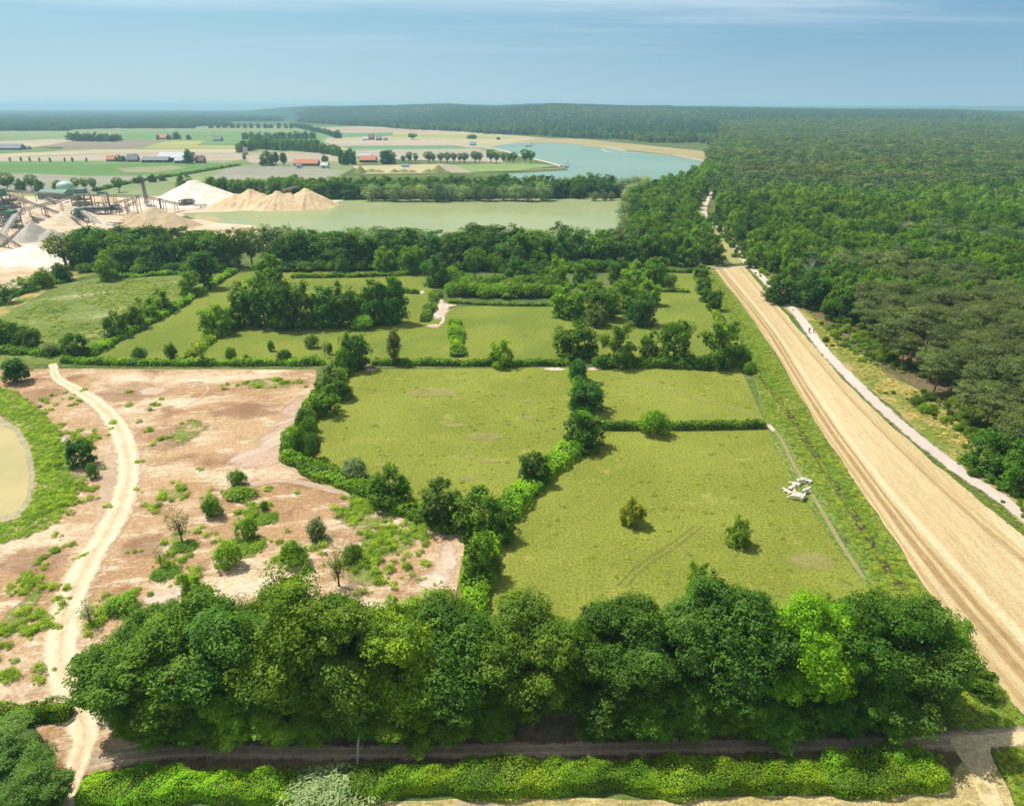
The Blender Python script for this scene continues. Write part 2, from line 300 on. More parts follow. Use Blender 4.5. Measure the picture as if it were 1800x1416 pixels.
strip('sand_track',[(93,640),(100,664),(132,684),(172,710),(204,746),(222,790),(226,835),(212,890),(186,940),(156,985),(134,1030),(116,1080),(108,1130),(112,1180),(132,1240),(150,1290),(135,1345),(118,1400),(110,1480)],[2.8,3.4,4.4,5.2,6,6,6,6.2,6.4,6.6,6.6,6.4,6,5.6,5,4.4,3.6,3,2.6],G_track,.13)
# pond in the sand
G_weedy2=groundmat('weedy_bank',(.14,.19,.03),(.20,.22,.05),(.38,.28,.16),.2,.22,(.50,.60),fine=1.3,famp=.35,bump=.6,edge='strip',eamp=.25)
strip('pond_bank',[(-60,690),(20,712),(62,758),(84,820),(80,880),(40,925),(-70,950)],[10,9,9.5,9,8,8,8],G_weedy2,.14)
m_,nt=newmat('turbid_pond_water')
def water(name,c1,c2,s=.05,rough=.12,bs=.08,spec=.5):
    m,nt=newmat(name); pos=nd(nt,'ShaderNodeNewGeometry').outputs['Position']
    c=mixc(nt,rng_(nt,noise(nt,pos,s,4,.55),.38,.62),(*c1,1),(*c2,1)); bn=nd(nt,'ShaderNodeBump',{'Height':noise(nt,pos,1.3,3,.6),'Strength':bs,'Distance':.05}).outputs[0]; a=nd(nt,'ShaderNodeBsdfDiffuse',{0:c}); b=nd(nt,'ShaderNodeBsdfGlossy',{0:(.9,.95,.9),'Roughness':rough,'Normal':bn}); nd(nt,'ShaderNodeOutputMaterial',{0:nd(nt,'ShaderNodeMixShader',{0:spec,1:a.outputs[0],2:b.outputs[0]}).outputs[0]}); return m
bpy.data.materials.remove(m_)
W_pond=water('pond_water',(.43,.35,.15),(.37,.31,.13),.08,.15,.15,.10); W_olive=water('olive_lake_water',(.255,.285,.135),(.225,.26,.12),.012,.12,.2,.16); W_blue=water('blue_lake_water',(.15,.245,.20),(.18,.27,.215),.006,.15,.2,.18)
G_shore=groundmat('wet_shore_mud',(.26,.24,.14),(.34,.30,.18),None,.3,fine=1.4,famp=.25,bump=.3)
poly('pond_shore',[(-300,722),(-20,728),(30,750),(54,790),(62,835),(56,880),(34,912),(-30,930),(-300,940)],G_shore,.15,1.2,.25)
poly('pond',[(-300,732),(-24,737),(24,758),(45,792),(52,835),(47,876),(26,903),(-34,920),(-300,930)],W_pond,.16,1.2,.2)
# right: verge, ditch, stubble, road
poly('grass_verge',[(1232,474),(1257,474),(1340,585),(1432,738),(1520,870),(1612,1008),(1700,1130),(1830,1275),(1690,1290),(1640,1200),(1530,1040),(1392,850),(1345,742),(1318,640),(1275,560)],G_verge,.04,2,.3)
poly('stubble_field_edge',[(1257,474),(1300,472),(1520,720),(1640,870)],G_stub2,.045,0)
def stubble():
    L=[(1255,473),(1340,585),(1432,738),(1520,870),(1612,1008),(1700,1130),(1800,1258),(1960,1470)]; Rr=[(1308,469),(1375,545),(1437,616),(1505,690),(1626,800),(1790,936),(1985,1090),(2300,1340)]
    V=[];UV=[];Fs=[];K=24
    Ls=smooth_line([P(*p)[:2] for p in L],8); Rs=smooth_line([P(*p)[:2] for p in Rr],8)
    for i,(a,b) in enumerate(zip(Ls,Rs)):
        jl,jr=rs.uniform(-.25,.25),rs.uniform(-.3,.3)
        for k in range(K+1):
            u=k/K; X=a[0]+(b[0]-a[0])*u+(jl if k==0 else jr if k==K else 0); Y=a[1]+(b[1]-a[1])*u
            V.append((X,Y,.055)); UV.append((u,i))
            if i and k: q=i*(K+1)+k; Fs.append((q-1,q,q-K-1,q-K-2))
    o=obj('stubble_field',mesh_np('stubble_field',V,Fs,[G_stub],uv=UV)); o['kind']='structure'
stubble(); bpy.data.objects.remove(bpy.data.objects['stubble_field_edge'])
poly('heath_verge',[(1312,462),(1345,478),(1400,528),(1450,585),(1500,612),(1560,660),(1650,700),(1720,790),(1760,850),(2000,980),(2100,1180),(1960,1070),(1790,915),(1640,780),(1480,640),(1410,575),(1350,510)],G_heath,.03,2,.5)
strip('ditch',[(1262,500),(1300,590),(1330,650),(1378,716),(1425,785),(1470,850),(1520,930),(1562,1000),(1592,1040),(1640,1120)],[1.2,1.4,1.8,2.2,2.4,2.6,2.6,2.4,2.,2.],G_ditch,.06)
strip('reed_bank',[(1285,545),(1330,630),(1368,692)],[3,4,2],G_reed,.068)
strip('reed_bank',[(1400,735),(1450,808),(1500,882),(1545,955),(1590,1020)],[1.,1.4,1.6,1.6,1.2],G_reed,.07)
strip('gravel_road',[(1262,322),(1248,345),(1238,368),(1243,382),(1262,398),(1284,424),(1303,452),(1325,474),(1350,498),(1382,530),(1411,565),(1445,612),(1490,659),(1549,716),(1612,770),(1682,824),(1752,872),(1800,906),(1960,1040),(2150,1210)],[4.4]*19,G_road,.085)
strip('footpath',[(1250,471),(1285,470),(1318,468)],[2.2,2.2,2.6],G_spath,.09)
poly('meadow_strip',[(1222,366),(1232,352),(1244,360),(1240,380),(1262,408),(1290,440),(1306,462),(1240,470),(1258,462),(1262,448),(1240,410),(1216,388)],groundmat('dry_meadow',(.25,.24,.08),(.32,.29,.11),(.17,.19,.05),.05,.1,fine=.8,famp=.25,bump=.5),.04,3,.4)
poly('bare_ground_clearing',[(1252,334),(1262,316),(1276,313),(1274,330),(1262,340)],G_quarry,.05,3,.8)
strip('footpath',[(1348,745),(1372,770),(1392,810),(1412,845),(1440,890),(1475,950),(1518,1016)],[1,1,1,1.1,1.1,1.1,1],groundmat('trodden_path',(.34,.29,.14),(.30,.26,.12),None,.3,fine=1.5,famp=.2,bump=.2,edge='strip',eamp=.6,astren=.7),.062)
strip('footpath',[(760,576),(776,568),(779,556),(770,545),(772,532),(764,520)],[.9,1.6,1.4,2.8,4.2,3.2],G_spath,.062)
for x,y,w_,h_ in [(775,545,40,40),(762,573,34,8),(652,650,26,8),(641,643,18,12),(975,649,50,7),(1045,649,34,7),(742,514,12,8),(1356,753,14,16),(790,537,30,6)]: PZ+=.0017; blob('bare_patch',x,y,w_,h_,G_palesand,PZ)
for x,y,w_,h_ in [(800,748,50,8),(850,768,90,16),(925,706,24,7),(930,735,40,8),(860,810,50,10),(826,804,18,10),(1430,985,110,40),(820,840,40,14),(760,690,120,20)]: PZ+=.0017; blob('dry_grass_patch',x,y,w_,h_,G_drygrass,PZ)
G_wheel=groundmat('wheel_line',(.15,.165,.04),(.20,.19,.06),None,.3,fine=1.5,famp=.3,bump=.3,edge='strip',eamp=.7,astren=.38); G_pale=groundmat('pale_worn_line',(.36,.31,.13),(.30,.28,.10),None,.3,fine=1.5,famp=.25,bump=.2,edge='strip',eamp=.7,astren=.32)
for i,(pts,wd,mm) in enumerate([([(1222,922),(1180,955),(1120,995),(1085,1030)],.6,G_wheel),([(1236,924),(1194,957),(1134,998),(1100,1032)],.6,G_wheel),([(1040,650),(1110,668),(1200,692),(1300,722),(1352,745)],1.2,G_pale)]):
    strip('worn_line',pts,wd,mm,.064+.0017*i)
# foreground lane, near stubble, corner meadow
strip('earth_lane',[(120,1350),(300,1322),(600,1322),(900,1318),(1200,1312),(1400,1308),(1600,1306),(1800,1296),(2000,1280)],[3.4,2.9,2.8,2.8,2.8,2.8,3.2,3.6,4],G_lane,.075)
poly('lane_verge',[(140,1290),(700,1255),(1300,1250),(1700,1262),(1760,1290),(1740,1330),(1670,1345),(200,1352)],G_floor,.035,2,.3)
poly('near_stubble_field',[(540,1406),(900,1404),(1300,1400),(1640,1394),(1690,1340),(1740,1320),(1790,1440),(2000,1700),(300,1700),(500,1450)],G_stub2,.055,1.5,.3)
poly('corner_meadow',[(1742,1318),(1800,1308),(2100,1300),(2300,1700),(1900,1700),(1800,1450)],G_verge,.045,1.5,.3)
poly('bare_sandy_ground',[(1670,1300),(1710,1292),(1800,1286),(1960,1272),(1960,1290),(1800,1305),(1742,1312),(1740,1360),(1765,1420),(1735,1420),(1705,1360)],G_lane2,.085,1,.3)
blob('sand_patch',835,1412,110,14,G_greyearth,.08)
# wood floor under the right-hand wood and the eastern belt
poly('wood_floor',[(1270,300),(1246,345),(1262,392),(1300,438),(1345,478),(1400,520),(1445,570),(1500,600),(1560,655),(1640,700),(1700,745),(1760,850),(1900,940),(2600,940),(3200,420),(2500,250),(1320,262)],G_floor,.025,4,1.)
# quarry floor and far fields
poly('quarry_ground',[(-400,330),(100,334),(330,345),(470,338),(600,350),(604,362),(560,370),(330,376),(310,384),(400,396),(470,402),(470,432),(130,436),(60,490),(20,540),(-400,620)],G_quarry,.03,6,1.5)
poly('dry_verge',[(-60,575),(20,548),(120,492),(180,480),(150,468),(110,480),(20,530),(-60,560)],G_heath,.035,3,.6)
strip('quarry_track',[(-60,450),(60,440),(120,442),(135,430),(145,415)],[8,7,6,5,4],G_spath,.06)
strip('quarry_track',[(-60,545),(20,520),(60,490),(100,468)],[4,4,4,4],G_spath,.06)
poly('olive_lake',[(318,375),(440,370),(560,364),(598,353),(700,350),(900,350),(960,344),(1090,350),(1110,380),(1098,430),(700,440),(440,436),(405,396),(350,388)],W_olive,.08,6,1.)
poly('sand_spit',[(300,384),(352,386),(385,392),(440,396),(470,402),(475,412),(440,408),(390,402),(300,400)],G_quarry,.11,4,.8)
poly('mud_shallows',[(345,378),(380,382),(395,388),(370,390),(340,386)],groundmat('shallow_mud',(.36,.28,.15),(.32,.30,.15),None,.05,fine=.4,famp=.15,bump=.2),.10,3,.8)
poly('blue_lake',[(835,262),(905,252),(960,250),(1050,255),(1090,264),(1180,274),(1248,284),(1240,296),(1205,312),(1120,330),(900,330),(880,306),(1000,300),(985,290),(880,262)],W_blue,.12,12,2.)
def field(name,pts,c,z,c2=None,step=0,angle=None):
    k=1.18; c=(c[0]*.72,c[1]*.72,c[2]*.62); m=groundmat(name+'_soil' if 'plough' in name else name+'_crop',c,tuple(v*k for v in c),None,.006,fine=.05,famp=.10,angle=R(8) if angle is None else angle,stretch=9,bump=0)
    poly(name,pts,m,z,step,1.5)
MV=(.36,.30,.27);TAN=(.47,.40,.29);GR=(.13,.24,.07);YG=(.34,.35,.13);GY=(.30,.29,.25);PG=(.24,.29,.14);BR=(.28,.22,.18)
field('crop_field',[(-400,222),(600,222),(960,245),(960,262),(640,285),(560,330),(470,345),(-400,345)],PG,.04)
field('ploughed_field',[(-300,302),(60,306),(150,310),(290,308),(165,338),(-300,340)],GY,.08)
field('ploughed_field',[(335,338),(402,294),(520,291),(600,300),(560,330),(470,338)],GY,.08)
field('green_field',[(-300,287),(150,284),(380,287),(425,291),(330,305),(270,308),(150,309),(50,304),(-300,301)],GR,.10)
field('thin_crop_patch',[(205,296),(300,291),(330,295),(280,303),(220,303)],(.30,.30,.17),.14)
field('ploughed_field',[(-300,282),(60,276),(180,270),(430,270),(430,282),(150,282),(-300,285)],(.42,.34,.29),.08)
field('dry_field',[(-300,272),(60,268),(170,263),(430,262),(430,269),(180,269),(0,277),(-300,281)],TAN,.10)
field('green_field',[(-100,266),(60,259),(112,260),(100,265),(0,271),(-100,272)],(.16,.25,.09),.14)
field('ploughed_field',[(60,259),(140,246),(292,247),(240,259),(180,263),(112,262)],BR,.14)
field('dry_field',[(-300,252),(20,248),(110,244),(140,246),(62,259),(-300,266)],TAN,.12)
field('crop_field',[(-300,243),(90,235),(120,237),(115,243),(-300,250)],(.22,.29,.13),.14)
field('green_field',[(214,233),(560,231),(575,247),(215,246)],(.16,.27,.09),.14)
field('yellow_field',[(250,261),(293,248),(360,247),(348,255),(430,256),(430,262)],(.38,.38,.14),.16)
field('green_field',[(345,255),(366,248),(560,247),(540,256)],(.14,.26,.12),.18)
field('ploughed_field',[(420,270),(560,266),(610,283),(430,287)],(.40,.33,.27),.12)
field('green_field',[(395,286),(430,280),(445,289),(400,292)],(.17,.24,.08),.16)
field('dry_field',[(570,226),(640,221),(760,226),(900,238),(1000,246),(860,259),(600,262),(560,240)],(.44,.38,.24),.10)
field('ploughed_field',[(600,224),(760,227),(765,233),(600,231)],(.44,.33,.28),.16)
field('green_field',[(556,234),(690,233),(690,239),(570,243)],(.15,.27,.15),.16)
field('yellow_field',[(690,236),(900,240),(905,243),(690,242)],(.34,.36,.13),.16)
field('ploughed_field',[(566,247),(770,247),(800,256),(590,257)],(.46,.37,.32),.16)
field('green_field',[(598,257),(800,256),(835,262),(620,264)],(.15,.28,.15),.18)
field('ploughed_field',[(618,264),(835,262),(870,270),(888,286),(640,279)],(.40,.35,.31),.18)
field('green_field',[(786,290),(925,285),(980,292),(900,300),(820,303)],(.24,.33,.12),.20)
field('ploughed_field',[(770,288),(800,290),(830,304),(790,304)],(.38,.35,.26),.23)
field('dune_ground',[(618,292),(780,288),(792,304),(640,306)],(.50,.43,.28),.215)
field('dry_field',[(950,243),(1020,244),(1120,254),(1260,268),(1262,286),(1240,286),(1180,272),(1080,262),(990,252),(900,250)],(.36,.30,.16),.14)
strip('field_road',[(430,292),(520,290),(640,288),(900,286)],4,G_spath,.24)
strip('farm_track',[(150,288),(300,285),(420,286)],5,G_spath,.24)
strip('sand_causeway',[(790,254),(860,260),(920,275),(985,292),(970,297),(870,300)],[14,12,10,9,6,5],G_spath,.26)
strip('sand_shore',[(880,252),(960,249),(1040,254),(1100,266),(1060,262),(1075,268),(1140,270),(1200,276),(1245,286),(1238,298),(1225,306)],[6,6,6,6,4,6,6,7,7,6,5],G_spath,.28)
# haze: the summer air over the plain
def haze():
    x0,x1,y0,y1,z0,z1=-46000,46000,-500,45000,-2,95
    V=[(x,y,z) for z in (z0,z1) for y in (y0,y1) for x in (x0,x1)]
    Fs=[(0,2,3,1),(4,5,7,6),(0,1,5,4),(2,6,7,3),(0,4,6,2),(1,3,7,5)]
    m,nt=newmat('summer_haze'); v=nd(nt,'ShaderNodeVolumePrincipled',{'Color':(.47,.76,.88),'Density':HAZE,'Anisotropy':.15}); nd(nt,'ShaderNodeOutputMaterial',{1:v.outputs[0]})
    o=obj('haze',mesh_np('haze',V,Fs,[m])); o['kind']='stuff'
HAZE=.00015
haze()
# ---------------------------------------------------------------- vegetation builders
def unit(v): return v/np.maximum(np.linalg.norm(v,axis=-1,keepdims=True),1e-6)
def leafquads(C,N,s,asp,r):
    n=len(C); t=unit(np.cross(N,unit(r.normal(size=(n,3))))); b=np.cross(N,t); s=s[:,None]; bend=N*s*.22
    V=np.stack([C+t*s-bend,C+b*s*asp+bend*.5,C-t*s-bend,C-b*s*asp+bend*.5],1).reshape(-1,3)
    return V,np.arange(n*4).reshape(n,4)
def fib(n,r,jit=.25):
    i=np.arange(n)+.5; ph=np.arccos(1-2*i/n); th=np.pi*(1+5**.5)*i
    d=np.stack([np.cos(th)*np.sin(ph),np.sin(th)*np.sin(ph),np.cos(ph)],1); return unit(d+r.normal(size=(n,3))*jit)
def crown_pts(r,R_,zb,zt,npuff,rp,nl,ls,flat=1.,shape='round',sub=10,inner=.25,lob=.16,asp=.62,upb=.7,bough=0):
    a=(zt-zb)/2; zc=(zt+zb)/2; d=fib(npuff,r)
    q=np.where(r.random(npuff)<inner,r.uniform(.2,.6,npuff),r.uniform(.70,1.0,npuff))
    ang=np.arctan2(d[:,1],d[:,0]); p=r.uniform(0,6.3,4)
    lo=1+lob*(np.sin(2*ang+p[0])+.7*np.sin(3*ang+p[1]+d[:,2]*2)+.6*np.sin(5*ang+p[2]))/1.3
    zz=d[:,2]
    if shape=='egg': wz=np.interp(zz,[-1,-.3,.4,1],[.8,1.02,.85,.7])
    elif shape=='cone': wz=np.interp(zz,[-1,-.6,0,.5,1],[1.1,1.05,.72,.45,.3])
    elif shape=='umb': wz=np.interp(zz,[-1,-.2,.3,1],[.55,.8,1.1,1.1])
    elif shape=='full': wz=np.interp(zz,[-1,-.75,-.4,.1,1],[1.5,1.35,1.12,1.0,1.0])
    else: wz=np.interp(zz,[-1,0,1],[.92,1.03,1.0])
    Cx=d*np.stack([(R_-rp*.8)*q*lo*wz,(R_-rp*.8)*q*lo*wz,(a-rp*.6*flat)*q*np.ones_like(q)],1); Cx[:,2]+=zc
    if bough:
        bd=fib(bough,r,.3); wb=np.interp(bd[:,2],[-1,-.6,0,1],[1.5,1.25,1.05,1.0]) if shape=='full' else 1; bq=r.uniform(.55,.98,bough); Rb=R_*1.55/bough**.5; bc=bd*np.stack([(R_-Rb*.75)*bq*wb,(R_-Rb*.75)*bq*wb,(a-Rb*.55)*bq],1)*r.uniform(.85,1.12,(bough,1)); bc[:,2]+=zc; bi=np.arange(npuff)%bough
        pd=fib(npuff,r,.5); Cx=bc[bi]+pd*Rb*r.uniform(.25,1.25,(npuff,1))*np.array([1,1,.85]); Cx[:,2]=np.maximum(Cx[:,2],zb+.3)
    rr=rp*r.uniform(.6,1.35,npuff)
    if shape=='full' and R_>4:
        k=r.permutation(npuff)[:npuff//5]; ag=r.uniform(0,6.28,len(k)); q2=R_*r.uniform(.3,.92,len(k)); Cx[k]=np.stack([np.cos(ag)*q2,np.sin(ag)*q2,r.uniform(.06,.26,len(k))*zt],1)
    out=[];nor=[];tt=[]
    for c,rad in zip(Cx,rr):
        sd=fib(sub,r,.3); outw=unit((c-np.array([0,0,zc-a*.35])).reshape(1,3))[0]
        k=(sd@outw)>-.45; sd=sd[k]
        if not len(sd): continue
        m=max(1,int(nl/len(sd))); dd=np.repeat(sd,m,0)+r.normal(size=(len(sd)*m,3))*.34; L=np.linalg.norm(dd,axis=1,keepdims=True)
        dd=dd/L*np.minimum(L,1.4)
        o=dd*rad; o[:,2]*=flat; out.append(c+o); nor.append(unit(unit(dd)+r.normal(size=dd.shape)*.45+np.array([0,0,upb]))); tt.append(np.clip(r.uniform(.15,.85)+r.normal(size=len(dd))*.16,0,1))
    C=np.concatenate(out); N=np.concatenate(nor); T=np.concatenate(tt)
    C[:,2]=np.maximum(C[:,2],.15)
    V,Fq=leafquads(C,N,ls*r.uniform(.5,1.5,len(C)),asp,r)
    return V,Fq,np.repeat(T,4),Cx
def tube(pts,rad,k=6):
    V=[];Fs=[]; pts=[np.array(p,float) for p in pts]
    for i,p in enumerate(pts):
        t=pts[min(i+1,len(pts)-1)]-pts[max(i-1,0)]; t/=max(np.linalg.norm(t),1e-6)
        u=np.cross(t,[0,0,1.]) if abs(t[2])<.95 else np.cross(t,[1.,0,0]); u/=np.linalg.norm(u); v=np.cross(t,u)
        for j in range(k): a=2*math.pi*j/k; V.append(p+(u*math.cos(a)+v*math.sin(a))*rad[i])
        if i:
            for j in range(k): q=(i-1)*k; Fs.append((q+j,q+(j+1)%k,q+k+(j+1)%k,q+k+j))
    return np.array(V),np.array(Fs)
def joinm(parts):
    V=[];Fs=[];o=0
    for v,f in parts: V.append(v); Fs.append(f+o); o+=len(v)
    return np.concatenate(V),np.concatenate(Fs)
def trunk_pts(r,h,rad,Cx,nlimb,split=.3,lean=0.):
    top=np.array([lean,r.uniform(-.3,.3),h*.8]); s=np.array([lean*split,0,h*split]); parts=[]
    parts.append(tube([(0,0,-.3),(0,0,.15*rad),(lean*.1,0,h*.12),s,(s+top)/2+r.normal(size=3)*.2,top],[rad*1.5,rad*1.25,rad,rad*.85,rad*.5,rad*.12],7))
    idx=r.permutation(len(Cx))[:nlimb]
    for i in idx:
        c=Cx[i]; t=r.uniform(0,.7); b=s+(top-s)*t
        if c[2]<b[2]: b=s.copy()
        mid=b*.5+c*.5+np.array([0,0,.08*h])*r.uniform(-.3,.6); parts.append(tube([b,mid,c],[rad*.38*(1-t*.5),rad*.24,rad*.06],5))
    return joinm(parts)
PROTO={}
def proto(kind,n,seed,**k):
    """crown and trunk meshes of a kind; R, H give the size they were drawn at"""
    L=[]
    for i in range(n):
        r=np.random.default_rng(seed*31+i); kk=dict(k); H_=kk.pop('H_'); rad=kk.pop('rad'); nlimb=kk.pop('nlimb',10); bark=kk.pop('bark',BARK); mat=kk.pop('mat',LEAF); split=kk.pop('split',.3); lean=kk.pop('lean',0)
        V,Fq,T,Cx=crown_pts(r,**kk); cm=mesh_np(kind+'_crown',V,Fq,[mat],attr=T)
        tv,tf=trunk_pts(r,H_,rad,Cx,nlimb,split,lean*(-1)**i); tm=mesh_np(kind+'_trunk',tv,tf,[bark],smooth=True)
        zt=np.percentile(V[:,2],99.5); wr=np.percentile(np.hypot(V[:,0],V[:,1]),97)
        L.append((cm,tm,wr,zt))
    PROTO[kind]=L
proto('oakN',5,1,R_=6.6,zb=1.2,zt=19,npuff=330,rp=.92,nl=190,ls=.15,bough=24,H_=19,rad=.38,nlimb=26,sub=12,inner=.22,lob=.2)
proto('oakM',8,2,shape='full',R_=5,zb=.1,zt=12,npuff=150,rp=.85,nl=48,ls=.28,bough=13,H_=12,rad=.3,nlimb=12,lob=.2)
proto('bushM',5,3,shape='full',R_=3,zb=.0,zt=5,npuff=46,rp=.85,nl=70,ls=.2,H_=5,rad=.14,nlimb=8,lob=.2)
proto('willowM',4,4,R_=5,zb=.3,zt=12,npuff=65,rp=1.3,nl=62,ls=.34,asp=.3,H_=12,rad=.25,nlimb=10,shape='egg',upb=.7,lob=.22)
proto('poplarM',3,5,R_=3.2,zb=1.2,zt=15,npuff=60,rp=1.15,nl=64,ls=.30,H_=15,rad=.22,nlimb=10,shape='egg')
proto('coneM',3,6,R_=2.6,zb=.4,zt=9,npuff=50,rp=.9,nl=60,ls=.26,H_=9,rad=.16,nlimb=8,shape='cone')
proto('openM',3,7,R_=5,zb=2.6,zt=11,npuff=52,rp=1.05,nl=44,ls=.30,H_=11,rad=.3,nlimb=26,shape='umb',inner=.15,split=.28)
proto('pineM',5,8,R_=4.2,zb=6.2,zt=14,npuff=48,rp=1.35,nl=72,ls=.36,flat=.34,asp=.22,H_=14,rad=.2,nlimb=14,shape='umb',bark=PBARK,upb=1.1,inner=.3,split=.45,lean=.8,lob=.3)
proto('sparseM',3,9,R_=3,zb=1.2,zt=6.5,npuff=34,rp=.5,nl=26,ls=.15,asp=.4,H_=6.5,rad=.16,nlimb=30,shape='umb',split=.16,lob=.3)
proto('oakF',4,10,shape='full',R_=6,zb=0,zt=13,npuff=34,rp=2.1,nl=13,ls=1.0,H_=13,rad=.4,nlimb=3,sub=7,lob=.18)
proto('pineF',4,11,R_=4.4,zb=5,zt=14,npuff=24,rp=1.7,nl=15,ls=.85,flat=.42,asp=.34,H_=14,rad=.25,nlimb=2,sub=7,bark=PBARK,shape='umb',upb=.9,lob=.3)
def hcol(c,r,v=.12):
    k=1+r.uniform(-v,v); return (c[0]*k*(1+r.uniform(-.08,.08)),c[1]*k,c[2]*k,1)
DK=(.052,.115,.012);MD=(.082,.155,.013);OL=(.088,.150,.015);LT=(.120,.205,.014);BR_=(.19,.36,.008);SV=(.165,.215,.15);GY_=(.105,.145,.085);PN=(.085,.112,.046);BL=(.045,.115,.022);YO=(.098,.165,.012)
rt=random.Random(11); FIRST={}
def tree(kind,x,yb,wpx,ytop,c,label,group=None,name='broadleaf_tree',cat='tree',world=None,i=None,crown='crown',z0=0.):
    L=PROTO[kind]; k=rt.randrange(len(L)) if i is None else i%len(L); cm,tm,wr,zt=L[k]
    if world: X,Y,W,Ht=world
    else:
        X,Y,_=P(x,yb); W=wpx*1.06/ppm(yb); Y2=Y+W*.22; vv=(CY-ytop)/F; dy=ct+vv*st; dz=vv*ct-st; Ht=H+Y2/dy*dz
    sx_=W/2/wr; sz=max(Ht,.4)/zt
    e=empty(name,(X,Y,z0),rt.uniform(0,6.28),(sx_,sx_,sz)); tag(e,label,cat,group)
    a=bpy.data.objects.new(crown,cm); col.objects.link(a); a.parent=e; a.color=hcol(c,rt)
    b=bpy.data.objects.new('trunk' if 'tree' in name else 'stems',tm); col.objects.link(b); b.parent=e
    return e
ORD='first second third fourth fifth sixth seventh eighth ninth tenth eleventh twelfth thirteenth fourteenth fifteenth sixteenth seventeenth eighteenth nineteenth twentieth'.split()
ORD+=['twenty-'+o for o in ORD[:9]]+['thirtieth']+['thirty-'+o for o in ORD[:9]]+['fortieth']
def row(kind,pts,n,w_,h_,c,desc,place,group,name='broadleaf_tree',jx=3,jy=2,cs=None,cat='tree'):
    """n trees along a photo line, each with its own size; named by its turn from the left"""
    S=[0]; 
    for a,b in zip(pts,pts[1:]): S.append(S[-1]+math.hypot(b[0]-a[0],b[1]-a[1]))
    L=[]
    for i in range(n):
        s=S[-1]*(i+.5)/n
        k=max(j for j in range(len(S)-1) if S[j]<=s); t=(s-S[k])/(S[k+1]-S[k]); L.append((pts[k][0]+(pts[k+1][0]-pts[k][0])*t+rt.uniform(-jx,jx),pts[k][1]+(pts[k+1][1]-pts[k][1])*t+rt.uniform(-jy,jy)))
    L.sort()
    for i,(x,y) in enumerate(L):
        f=rt.uniform(.82,1.18); g_=rt.uniform(.88,1.12); cc=rt.choice(cs) if cs else c; kd=rt.choice(kind) if isinstance(kind,(list,tuple)) else kind
        tree(kd,x,y,w_*f,y-h_*g_,cc,f'{desc}, {ORD[i]} from the left {place}',group,name,cat)
def hedge(name,pxs,wid,hgt,c,label,ls=.22,dens=1.,group=None,ragged=.36,world=None,cat='hedge'):
    """a hedge: woody core hidden in leaves laid over its sides and top"""
    pts=smooth_line([P(x,y)[:2] for x,y in pxs],6); r=np.random.default_rng(int(abs(pts[0][0])*13)%99991)
    A=np.array(pts); seg=np.diff(A,axis=0); L=np.linalg.norm(seg,axis=1); cum=np.concatenate([[0],np.cumsum(L)]); T=cum[-1]
    per=wid+2*hgt; n=int(T*per*dens/(ls*ls*1.1)); n=min(n,90000)
    s=r.uniform(0,T,n); k=np.clip(np.searchsorted(cum,s)-1,0,len(seg)-1); t=(s-cum[k])/L[k]
    d=seg[k]/L[k][:,None]; nn=np.stack([d[:,1],-d[:,0]],1); base=A[k]+seg[k]*t[:,None]
    p=[r.uniform(0,6.3) for _ in range(6)]
    def lump(s_,o): return 1+ragged*(.28*np.sin(s_*5.3/max(wid,.1)+p[o])+.5*np.sin(s_*.9/ max(wid,.1)*1.3+p[o])+.35*np.sin(s_*.37+p[o+1])+.3*np.sin(s_*2.3/max(wid,.1)+p[o+2]))
    hh=hgt*lump(s,0); ww=wid*.5*lump(s,3)
    endf=np.clip(np.minimum(s,T-s)/(wid*.4)+.15,0,1)**.5; hh=hh*(.35+.65*endf); ww=ww*(.3+.7*endf)
    q=r.uniform(0,per,n); side=np.where(q<hgt,-1,np.where(q>hgt+wid,1,0)); tq=np.where(side==-1,q/hgt,np.where(side==1,(per-q)/hgt,1.0)); uq=np.where(side==0,(q-hgt)/wid*2-1,side*1.0)
    rnd=1-.22*np.abs(uq)**4*(side==0)-.0; X=uq*ww*np.where(side==0,1,1-.18*tq**3); Z=np.where(side==0,rnd,tq)*hh*(1+.10*np.sin(s*2.1+uq*3+p[1]))
    ca=np.where(side==0,uq*.45,side*.9); sa=np.where(side==0,.9,.35); sh=1-np.abs(r.normal(size=n))*.06; X=X*sh; Z=Z*sh+r.normal(size=n)*ls*.45
    C=np.stack([base[:,0]+nn[:,0]*X,base[:,1]+nn[:,1]*X,np.maximum(Z,.05)],1)+r.normal(size=(n,3))*ls*.25
    N=unit(np.stack([nn[:,0]*ca,nn[:,1]*ca,np.maximum(sa,0)+.3],1)+r.normal(size=(n,3))*.5)
    clump=.5+.3*np.sin(s*1.7/max(wid,.5)+X*2/wid+p[2])+.0*s; V,Fq=leafquads(C,N,ls*r.uniform(.7,1.35,n),.65,r)
    tint=np.repeat(np.clip(clump+r.normal(size=n)*.15,0,1),4)
    e=obj(name,mesh_np(name+'_leaves',V,Fq,[HLEAF],attr=tint)); e.color=(*c,1); tag(e,label,cat,group)
    # core
    m=[];K=len(A)
    cv=[];cf=[]
    for i in range(K):
        q=seg[min(i,K-2)]/L[min(i,K-2)]; nv=np.array([q[1],-q[0]]); f=.72 if 0<i<K-1 else .4
        hs=hgt*lump(cum[i],0)*f*.95; ws=wid*.5*lump(cum[i],3)*f
        for (u,z) in ((-1,0),(-.95,.8),(-.6,1),(.6,1),(.95,.8),(1,0)): cv.append((A[i][0]+nv[0]*u*ws,A[i][1]+nv[1]*u*ws,z*hs-.02))
        if i:
            for j in range(5): b=(i-1)*6+j; cf.append((b,b+6,b+7,b+1))
    if K>1: cf+= [tuple(range(6)),tuple((K-1)*6+j for j in range(6))]
    o=obj('stems',mesh_np('hedge_stems',cv,cf,[TWIG]),e); return e
